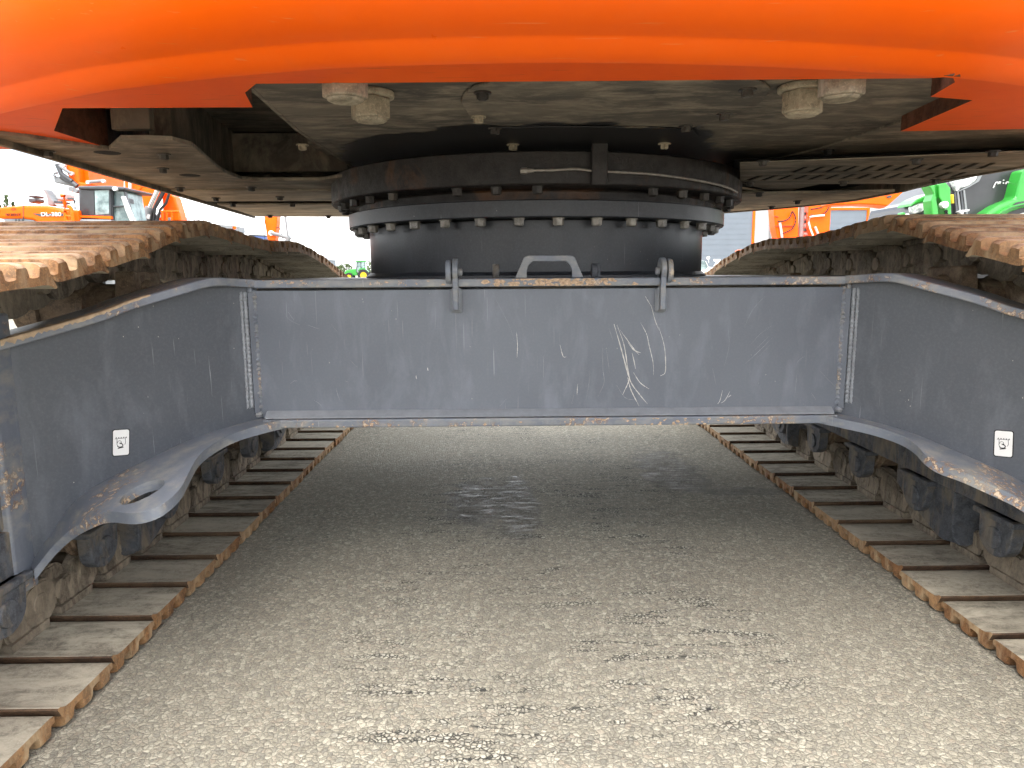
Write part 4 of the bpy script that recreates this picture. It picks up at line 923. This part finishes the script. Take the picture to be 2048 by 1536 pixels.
for q in ([(1990, 480), (1930, 600), (1870, 700), (1850, 860)], [(2040, 520), (2000, 640), (1930, 720), (1890, 870)], [(1960, 500), (1890, 640), (1830, 760), (1810, 880)]): rod(e2, 'hose', 'rubber', zA(q), Y-.3, .04)
rr = random.Random(5)
for i in range(26):
    x, y = rr.uniform(1650, 2050), rr.uniform(770, 900); disc(e2, 'hydraulic_fitting', rr.choice(['white_paint', 'mid_grey', 'cab_dark', 'pale_grey']), *zA([(x, y)])[0], Y-.35+rr.uniform(0, .2), rr.uniform(.03, .075), .1)
for q in ([(1960, 740), (1960, 850)], [(2010, 740), (2010, 850)], [(2070, 740), (2070, 850)], [(1940, 740), (2160, 742)]): rod(e2, 'guard_rail', 'orange_paint', zA(q), Y-.5, .03)
bx = atY(310, 500, Y).x; MB().box(bx-1.4, bx+1.4, Y+1.2, Y+4.5, .9, 1.75).build('house', 'orange_paint', e2, bevel=.1)
for s_ in (-1.3, 1.3): MB().box(bx+s_-.3, bx+s_+.3, Y+.5, Y+4.8, 0, .9).build('track', 'rubber', e2, bevel=.2)

Y = 34.0
e3 = thing('parked_excavator', 'upright orange dipper arm with thin grey link, alone against the white sky', 'excavator', (atY(545, 540, Y).x, Y+1, 0), 'orange excavators parked in the yard')
slab(e3, 'dipper_arm', 'orange_paint', zB([(915, 150), (1040, 150), (1042, 300), (1030, 430), (1022, 520), (975, 520), (945, 470), (935, 400), (920, 300)]), Y, .6, bevel=.05)
disc(e3, 'pin', 'white_paint', *zB([(984, 419)])[0], Y-.1, .12, .1); rod(e3, 'bucket_link', 'mid_grey', zB([(984, 419), (1060, 438), (1150, 465)]), Y-.05, .09)
rod(e3, 'bucket_link', 'mid_grey', zB([(1150, 465), (1125, 262), (1118, 180)]), Y-.05, .05); rod(e3, 'bucket_link', 'mid_grey', zB([(1155, 462), (1140, 520), (1130, 620)]), Y-.05, .12)
slab(e3, 'link_knuckle', 'mid_grey', zB([(1130, 450), (1150, 435), (1182, 470), (1150, 490)]), Y-.1, .2)
for q in ([(925, 290), (918, 400), (925, 520)], [(1035, 370), (1065, 362), (1090, 420), (1096, 520)]): rod(e3, 'hose', 'rubber', zB(q), Y-.1, .02)
bx = atY(545, 540, Y).x; MB().prism([(bx-.2, Y+.3, 1.2), (bx-.2, Y+5, 1.0), (bx-.2, Y+5, 1.4), (bx-.2, Y+.3, 1.9)], (.4, 0, 0)).build('boom', 'orange_paint', e3)
MB().box(bx-1.2, bx+1.3, Y+4, Y+7, .7, 1.5).build('house', 'orange_paint', e3, bevel=.1); MB().box(bx-1.2, bx-.7, Y+3, Y+7.5, 0, .7).build('track', 'rubber', e3, bevel=.2); MB().box(bx+.8, bx+1.3, Y+3, Y+7.5, 0, .7).build('track', 'rubber', e3, bevel=.2)
MB().cyl((bx+.0, Y+.2, 2.2), (bx+.0, Y+.3, 1.1), .15, seg=12).build('bucket_stem', 'mid_grey', e3)

# ---- lift, flatbed and trailer between them
Y = 38.0
pl = thing('work_platform', 'pale work platform with thin grey guard rails beside the orange boom', 'platform', (atY(385, 540, Y).x, Y+.7, 0))
for q in ([(100, 240), (325, 250)], [(110, 240), (112, 340)], [(165, 245), (165, 340)], [(185, 245), (185, 340)], [(235, 246), (235, 340)], [(280, 248), (282, 340)], [(322, 250), (325, 345)], [(392, 290), (392, 350)]): rod(pl, 'guard_rail', 'mid_grey', zB(q), Y, .03, 6)
slab(pl, 'deck', 'white_paint', zB([(0, 315), (230, 325), (400, 340), (400, 380), (0, 380)]), Y+.05, 1.4); slab(pl, 'control_box', 'pale_grey', zB([(215, 335), (240, 295), (275, 290), (280, 340)]), Y+.1, .4)
px = atY(385, 540, Y).x; MB().box(px-1, px+1, Y+.1, Y+1.4, 1.0, 2.6).build('scissor_stack', 'mid_grey', pl); MB().box(px-1.2, px+1.2, Y+.05, Y+1.4, .35, 1.0).build('base', 'cab_dark', pl)
for s_ in (-.9, .9): wheel(pl, px+s_, Y-.05, .35, .25, 'mid_grey')
Y = 44.0
tk = thing('lorry', 'grey tipper body of a lorry with white chassis behind the far track', 'lorry', (atY(440, 540, Y).x, Y+1, 0))
slab(tk, 'tipper_body', 'mid_grey', zB([(408, 332), (600, 345), (608, 400), (500, 395), (430, 365)]), Y, 2.2); slab(tk, 'cab', 'white_paint', zB([(500, 398), (610, 404), (610, 470), (480, 470), (470, 420)]), Y+.1, 2.0, bevel=.1)
slab(tk, 'rear_light', 'orange_paint', zB([(612, 355), (640, 350), (640, 380), (614, 384)]), Y+.2, .1); rod(tk, 'mast', 'mid_grey', zB([(665, 362), (668, 440)]), Y+.2, .06); slab(tk, 'chassis', 'white_paint', zB([(350, 440), (700, 440), (700, 620), (350, 620)]), Y+.2, 1.6)
tx = atY(440, 540, Y).x
for s_ in (-1.2, 0, 1.4): wheel(tk, tx+s_, Y-.05, .5, .3, 'pale_grey')
Y = 46.0
tr = thing('trailer', 'low blue trailer with dark load behind the upright orange arm', 'trailer', (atY(525, 540, Y).x, Y+1, 0))
slab(tr, 'bed', 'blue_paint', zB([(765, 450), (945, 455), (940, 480), (790, 478)]), Y, 2.2); slab(tr, 'load', 'cab_dark', zB([(762, 432), (935, 440), (945, 452), (770, 450)]), Y+.1, 2.0); slab(tr, 'chassis', 'pale_grey', zB([(800, 482), (960, 484), (960, 700), (800, 700)]), Y+.3, 1.5)
tx = atY(525, 540, Y).x
for s_ in (-.9, .6): wheel(tr, tx+s_, Y+.1, .45, .3, 'pale_grey')

# ---- far green tractor
def tractor(Y, x0, s_=1.0):
    t = thing('tractor', 'small far green tractor with yellow wheels beside the slewing drum', 'tractor', (atY(x0, 548, Y).x, Y+1, 0))
    cx = atY(x0, 548, Y).x
    MB().prism([(cx-2.2, Y, .9), (cx-.1, Y, .9), (cx-.1, Y, 2.0), (cx-.6, Y, 2.0), (cx-1.9, Y, 1.75), (cx-2.25, Y, 1.4)], (0, 1.0, 0)).build('bonnet', 'green_paint', t, bevel=.08)
    MB().prism([(cx-.2, Y-.2, 1.5), (cx+1.3, Y-.2, 1.6), (cx+1.2, Y-.2, 3.1), (cx-.1, Y-.2, 3.1)], (0, 1.4, 0)).build('cab', 'cab_glass', t); MB().box(cx-.25, cx+1.4, Y-.3, Y+1.3, 3.1, 3.3).build('roof', 'green_paint', t, bevel=.05)
    for a, b in ((-.2, -.1), (.55, .55), (1.3, 1.2)): MB().tube([(cx+a, Y-.25, 1.5), (cx+b, Y-.25, 3.1)], .05, 6).build('cab_post', 'cab_dark', t)
    MB().prism([(cx+.1, Y-.6, 1.6), (cx+.4, Y-.6, 2.0), (cx+1.2, Y-.6, 2.1), (cx+1.9, Y-.6, 1.5), (cx+1.8, Y-.6, 1.4), (cx+1.1, Y-.6, 1.9), (cx+.5, Y-.6, 1.85)], (0, .6, 0)).build('mudguard', 'green_paint', t)
    MB().box(cx-2.9, cx-2.1, Y, Y+1, .5, 1.2).build('front_weight', 'cab_dark', t)
    wheel(t, cx+1.0, Y-.7, .95, .55, 'yellow_paint'); wheel(t, cx-1.4, Y-.6, .68, .45, 'yellow_paint'); wheel(t, cx+1.0, Y+1.2, .95, .55, 'yellow_paint'); wheel(t, cx-1.4, Y+1.1, .68, .45, 'yellow_paint')
tractor(118, 716)
Y = 170.0
sh = thing('shed', 'far teal shed just above the end of the track', 'shed', (atY(648, 540, Y).x, Y+4, 0))
sx_ = atY(648, 540, Y).x; MB().box(sx_-1.2, sx_+1.0, Y, Y+8, 0, 4.5).build('wall', 'door_panel', sh); MB().prism([(sx_-1.4, Y-.3, 4.5), (sx_+1.2, Y-.3, 4.5), (sx_-.1, Y-.3, 5.1)], (0, 8.6, 0)).build('roof', 'mid_grey', sh)

# ---- trees
def tree(x, y, Y, h_, r, label, conifer=False, seed=1, nleaf=900):
    rr = random.Random(seed); p = atY(x, y, Y)
    t = thing('tree', label, 'tree', (p.x, Y, 0), 'trees beyond the yard')
    MB().cyl((p.x, Y, 0), (p.x+rr.uniform(-.3, .3), Y, h_*.8), r*.09, r*.03, seg=8).build('trunk', 'bark', t)
    m = MB(); cl = [(rr.uniform(-.7, .7), rr.uniform(-.7, .7), rr.uniform(.25, .95)) for _ in range(22)]
    for i in range(nleaf):
        c = rr.choice(cl); hh = min(1, max(.12, c[2]+rr.gauss(0, .07)))
        w = (1.05-hh) if conifer else math.sin(math.pi*min(.95, max(.08, hh-.1)))*.9+.1
        q = Vector((p.x+r*w*(c[0]+rr.gauss(0, .22)), Y+r*w*(c[1]+rr.gauss(0, .22)), h_*hh)); s_ = r*rr.uniform(.06, .15)
        a = Vector((rr.gauss(0, 1), rr.gauss(0, 1), rr.gauss(0, 1))).normalized(); b = a.orthogonal().normalized(); d = a.cross(b)
        m.add([q+b*s_, q+d*s_*.6, q-b*s_, q-d*s_*.6], [(0, 1, 2, 3)])
    m.build('crown', 'leaf', t)
tree(8, 500, 72, 7.9, 1.6, 'leftmost green tree above the loader bonnet', True, 11); tree(23, 500, 75, 9.2, 1.7, 'tallest pointed green tree above the loader bonnet', True, 12); tree(36, 500, 78, 8.8, 1.5, 'rightmost pointed green tree above the loader bonnet', True, 13)
tree(676, 540, 300, 4.8, 4.0, 'low far green tree just above the end of the far track', False, 14, 500); tree(692, 540, 310, 5.6, 4.0, 'low far green tree at the nose of the small tractor', False, 15, 500); tree(733, 540, 300, 6.5, 4.5, 'far green tree against the edge of the slewing drum', False, 16, 500)

# ---- depot building with roller doors
Y = 46.0
bd = thing('depot', 'pale panelled depot with blue-grey roller doors framed in orange', 'building', (30, Y+6, 0))
xw0, xw1 = atY(1300, 540, Y).x, atY(2300, 540, Y).x
zt = 9.5
MB().box(xw0, xw1, Y, Y+14, 0, zt).build('wall', 'wall_panel', bd)
def door(x0, x1, ytop, off=0):
    a = atY(x0, ytop, Y); b = atY(x1, ytop, Y)
    d = MB().box(a.x, b.x, Y-.06, Y-.01, .02, a.z).build('roller_door', 'door_panel', bd)
    zz = .1
    me = MB().box(0, b.x-a.x-.04, 0, .008, 0, .03).mesh('door_rib', 'door_panel')
    while zz < a.z-.1:
        place('door_rib', me, d, Matrix.Translation((a.x+.02, Y-.069, zz))); zz += .33
    for q in ((a.x-.16, a.x-.01), (b.x+.01, b.x+.16)): MB().box(q[0], q[1], Y-.12, Y-.01, 0, a.z+.14).build('door_jamb', 'orange_paint', bd)
    MB().box(a.x-.16, b.x+.16, Y-.115, Y-.012, a.z+.01, a.z+.15).build('door_lintel', 'orange_paint', bd)
door(1352, 1506, 396); door(1612, 1733, 421)
for i in range(0, 40): 
    x = xw0+i*1.1
    if x < xw1: MB().box(x, x+.03, Y-.008, Y-.001, 4.9, zt-.3).build('panel_joint', 'mid_grey', bd)
xp = atY(1539, 500, Y).x; MB().cyl((xp, Y-.12, 0), (xp, Y-.12, zt-.2), .09, seg=10).build('downpipe', 'mid_grey', bd, smooth=40)
xp = atY(1768, 430, Y).x; MB().cyl((xp, Y-.12, 0), (xp, Y-.12, zt-.2), .09, seg=10).build('downpipe', 'pale_grey', bd, smooth=40)
MB().box(xw0-.3, xw1+.3, Y-.4, Y+14.3, zt, zt+.35).build('roof', 'mid_grey', bd)

# ---- orange excavator end-on before the doors
Y = 17.0
e4 = thing('parked_excavator', 'orange excavator boom seen end-on between the roller doors, with dark hoses', 'excavator', (atY(1605, 540, Y).x, Y+1, 0), 'orange excavators parked in the yard')
slab(e4, 'boom_cheek', 'orange_paint', zC([(1065, 60), (1395, 60), (1392, 620), (1130, 640), (1095, 480), (1080, 330)]), Y, .4, bevel=.03); slab(e4, 'boom_cheek', 'orange_paint', zC([(1525, 60), (1815, 60), (1810, 250), (1785, 640), (1560, 640), (1520, 480)]), Y, .4, bevel=.03)
rod(e4, 'boom_ram', 'mid_grey', zC([(1440, 100), (1425, 400), (1410, 680)]), Y+.1, .06, 14)
for i in range(7): slab(e4, 'hose_clamp', 'pale_grey' if i % 2 else 'cab_dark', zC([(1468, 285+i*52), (1535, 285+i*52), (1535, 318+i*52), (1468, 318+i*52)]), Y+.15, .15, bevel=.01)
for q in ([(1120, 405), (1200, 398), (1270, 360), (1305, 280)], [(1310, 270), (1350, 350), (1340, 440), (1290, 510), (1170, 565)], [(1700, 220), (1600, 240), (1545, 250)], [(1785, 200), (1740, 280), (1640, 335), (1545, 320)]): rod(e4, 'hose', 'rubber', zC([tuple(p) for p in catmull(q, 4)]), Y-.05, .016, 8)
rod(e4, 'hose', 'white_paint', zC([(1720, 325), (1600, 335), (1535, 345), (1520, 420), (1540, 500), (1590, 620)]), Y-.06, .022, 8)
rod(e4, 'steel_pipe', 'pale_grey', zC([(1150, 420), (1165, 500), (1180, 620)]), Y-.04, .03, 8); rod(e4, 'steel_pipe', 'pale_grey', zC([(1600, 470), (1640, 565)]), Y-.05, .03, 8)
for q in ([(1080, 335), (1130, 345)], [(1085, 465), (1330, 462)]): rod(e4, 'bracket', 'wall_brown', zC(q), Y-.02, .012, 6)
bx = atY(1605, 540, Y).x; MB().box(bx-1.3, bx+1.3, Y+1.5, Y+4.5, .5, .95).build('house', 'orange_paint', e4, bevel=.1)
for s_ in (-1.2, 1.2): MB().box(bx+s_-.3, bx+s_+.3, Y+.8, Y+4.8, 0, .6).build('track', 'rubber', e4, bevel=.2)
MB().box(bx-.6, bx+.6, Y+.05, Y+1.6, .7, 1.3).build('boom_foot', 'orange_paint', e4)

Y = 13.0
e5 = thing('parked_excavator', 'curved orange boom reaching over the green tractor bonnet, dark decal on its side', 'excavator', (atY(1770, 540, Y).x, Y+1, 0), 'orange excavators parked in the yard')
slab(e5, 'boom', 'orange_paint', zD([(-220, 500), (0, 470), (250, 420), (600, 330), (840, 250), (910, 400), (740, 480), (718, 640), (600, 590), (480, 548), (330, 528), (150, 520), (-220, 530)]), Y, .45, bevel=.03)
slab(e5, 'decal', 'cab_dark', zD([(425, 432), (470, 415), (492, 420), (490, 440), (450, 448)]), Y-.012, .012)
rod(e5, 'boom_pin', 'chrome', zD([(650, 405), (660, 430)]), Y-.05, .05); rod(e5, 'ram_rod', 'chrome', zD([(660, 430), (720, 520)]), Y-.06, .03, 10)
rod(e5, 'boom_ram', 'pale_grey', zD([(560, 580), (430, 720), (380, 800)]), Y-.1, .06, 12); rod(e5, 'hose', 'white_paint', zD([(480, 680), (540, 660), (580, 700)]), Y-.1, .012); slab(e5, 'boom_gusset', 'cab_dark', zD([(612, 500), (622, 498), (626, 590), (614, 590)]), Y-.01, .02)
slab(e5, 'boom_head', 'orange_paint', zD([(1120, 250), (1195, 235), (1195, 330), (1130, 330)]), Y+.2, .3)
bx = atY(1770, 540, Y).x; MB().box(bx-1.2, bx+1.4, Y+2, Y+5, .8, 1.55).build('house', 'orange_paint', e5, bevel=.1); MB().prism([(bx-.3, Y+.45, 1.5), (bx-.3, Y+2.5, 1.2), (bx-.3, Y+2.5, 1.5), (bx-.3, Y+.45, 1.9)], (.6, 0, 0)).build('boom_foot', 'orange_paint', e5)
for s_ in (-1.1, 1.3): MB().box(bx+s_-.3, bx+s_+.3, Y+1.2, Y+5.4, 0, .8).build('track', 'rubber', e5, bevel=.2)

# ---- green tractor close by on the far side of the track
Y = 8.0
gt_ = thing('tractor', 'large green tractor with black bonnet sides, chrome headlights and loader brackets', 'tractor', (atY(1950, 540, Y).x, Y+.8, 0))
slab(gt_, 'bonnet', 'hood_black', zD([(720, 640), (760, 500), (940, 480), (1200, 250), (1560, 60), (2500, -80), (2500, 700), (1900, 900), (720, 900)]), Y, 1.0, bevel=.05)
slab(gt_, 'bonnet_brow', 'green_paint', zD([(722, 545), (735, 510), (800, 455), (880, 420), (960, 385), (965, 480), (880, 492), (790, 515)]), Y-.06, .3, bevel=.02)
slab(gt_, 'headlight', 'lamp_glass', zD([(724, 548), (800, 512), (880, 494), (942, 488), (915, 560), (850, 610), (760, 636), (735, 610)]), Y-.05, .08, bevel=.015)
slab(gt_, 'headlight', 'lamp_glass', zD([(1212, 245), (1400, 205), (1515, 178), (1480, 250), (1400, 300), (1300, 340), (1262, 375), (1235, 330)]), Y-.05, .08, bevel=.015); slab(gt_, 'headlight_rim', 'mid_grey', zD([(1515, 178), (1562, 168), (1520, 250), (1400, 320), (1262, 380), (1262, 372), (1400, 298), (1480, 250)]), Y-.045, .06)
slab(gt_, 'loader_bracket', 'green_paint', zD([(932, 300), (1000, 290), (1010, 420), (1035, 560), (1050, 710), (980, 710), (955, 480), (985, 400)]), Y-.35, .16, bevel=.01); slab(gt_, 'loader_bracket', 'green_paint', zD([(1040, 285), (1130, 262), (1185, 330), (1190, 480), (1200, 710), (1115, 710), (1105, 520), (1050, 440)]), Y-.32, .16, bevel=.01)
slab(gt_, 'bracket_plate', 'green_paint', zD([(1000, 290), (1040, 285), (1045, 440), (1010, 470)]), Y-.28, .1)
for q in ((1133, 605), (1135, 637)): disc(gt_, 'bolt_hole', 'opening_shade', *zD([q])[0], Y-.325, .018, .01)
disc(gt_, 'bracket_pin', 'white_paint', *zD([(1125, 525)])[0], Y-.36, .035, .06); slab(gt_, 'indicator', 'yellow_paint', zD([(1195, 405), (1225, 400), (1230, 510), (1205, 515)]), Y-.12, .05, bevel=.01)
for i in range(4): slab(gt_, 'grille_slat', 'mid_grey' if i % 2 else 'cab_dark', zD([(1225+i*36, 385-i*10), (1245+i*36, 380-i*10), (1290+i*36, 720), (1262+i*36, 720)]), Y-.04, .05)
slab(gt_, 'mud_lip', 'pale_grey', zD([(1275, 610), (1330, 585), (1410, 580), (1405, 600), (1340, 612), (1330, 690), (1310, 690), (1305, 625)]), Y-.1, .06)
slab(gt_, 'mudguard', 'green_paint', zD([(1550, 700), (1640, 610), (1780, 520), (1900, 470), (1960, 450), (2010, 250), (2060, 100), (2500, 100), (2500, 480), (2050, 560), (1900, 610), (1760, 700)]), Y-.2, .5, bevel=.03)
slab(gt_, 'mudguard_slot', 'hood_black', zD([(1925, 530), (1960, 500), (2060, 480), (2060, 535), (1960, 548)]), Y-.215, .03); slab(gt_, 'mudguard_edge', 'green_paint', zD([(1680, 690), (1780, 600), (1900, 540), (2060, 505), (2060, 520), (1900, 556), (1790, 616), (1705, 692)]), Y-.24, .06)
slab(gt_, 'wiper_arm', 'pale_grey', zD([(1900, 690), (1990, 640), (2060, 620), (2060, 640), (1960, 690)]), Y-.26, .04)
lg = [[(1685, 330), (1715, 270), (1735, 262)], [(1735, 262), (1742, 285), (1750, 262), (1775, 262)], [(1762, 282), (1768, 258)], [(1805, 280), (1806, 262)], [(1800, 240), (1812, 238)], [(1835, 285), (1840, 265), (1865, 262), (1868, 285)], [(1868, 268), (1890, 266), (1912, 285), (1915, 308)]]
m = MB()
for q in lg: w_ = MB().tube([atY(x, y, Y-.008) for x, y in zD([tuple(p) for p in (catmull(q, 3) if len(q) > 2 else q)])], .0075, 6); m.add(w_.v, w_.f)
m.build('bonnet_emblem', 'pale_grey', gt_)
slab(gt_, 'green_nut', 'green_paint', zD([(605, 640), (625, 612), (655, 620), (660, 680), (640, 720), (612, 715)]), Y-.1, .1, bevel=.01); slab(gt_, 'hitch_jaw', 'white_paint', zD([(662, 640), (700, 625), (735, 690), (700, 700), (670, 690)]), Y-.05, .1, bevel=.01)
gx = atY(1950, 540, Y).x; wheel(gt_, gx+.2, Y-.3, .62, .45, 'mid_grey'); wheel(gt_, gx+.2, Y+1.1, .62, .45, 'mid_grey'); wheel(gt_, gx+1.9, Y-.3, .85, .55, 'mid_grey'); wheel(gt_, gx+1.9, Y+1.1, .85, .55, 'mid_grey')
MB().box(gx-.8, gx+2.4, Y+.2, Y+.9, .5, 1.4).build('chassis', 'cab_dark', gt_)

# ---- white van by the depot
Y = 33.0
vn = thing('van', 'white vehicle with pale windows and a round mirror beside the slewing drum', 'van', (atY(1420, 545, Y).x, Y+1, 0))
slab(vn, 'body', 'white_paint', zC([(60, 900), (205, 905), (240, 985), (330, 990), (420, 1040), (420, 1130), (60, 1130)]), Y, 1.8, bevel=.04); slab(vn, 'window', 'cab_glass', zC([(75, 905), (195, 905), (232, 985), (200, 1020), (75, 1030)]), Y-.02, .05)
disc(vn, 'mirror', 'white_paint', *zC([(235, 868)])[0], Y-.2, .075, .05); rod(vn, 'mirror_arm', 'pale_grey', zC([(235, 875), (240, 930)]), Y-.15, .02); slab(vn, 'tail_spoiler', 'white_paint', zC([(305, 885), (390, 885), (385, 905), (345, 975), (305, 975), (345, 912), (308, 912)]), Y-.1, .06)
vx = atY(1420, 545, Y).x; MB().box(vx-.4, vx+1.2, Y+.05, Y+1.7, .3, .75).build('sill', 'white_paint', vn)
for s_ in (-.1, 1.0): wheel(vn, vx+s_, Y, .33, .2, 'pale_grey')
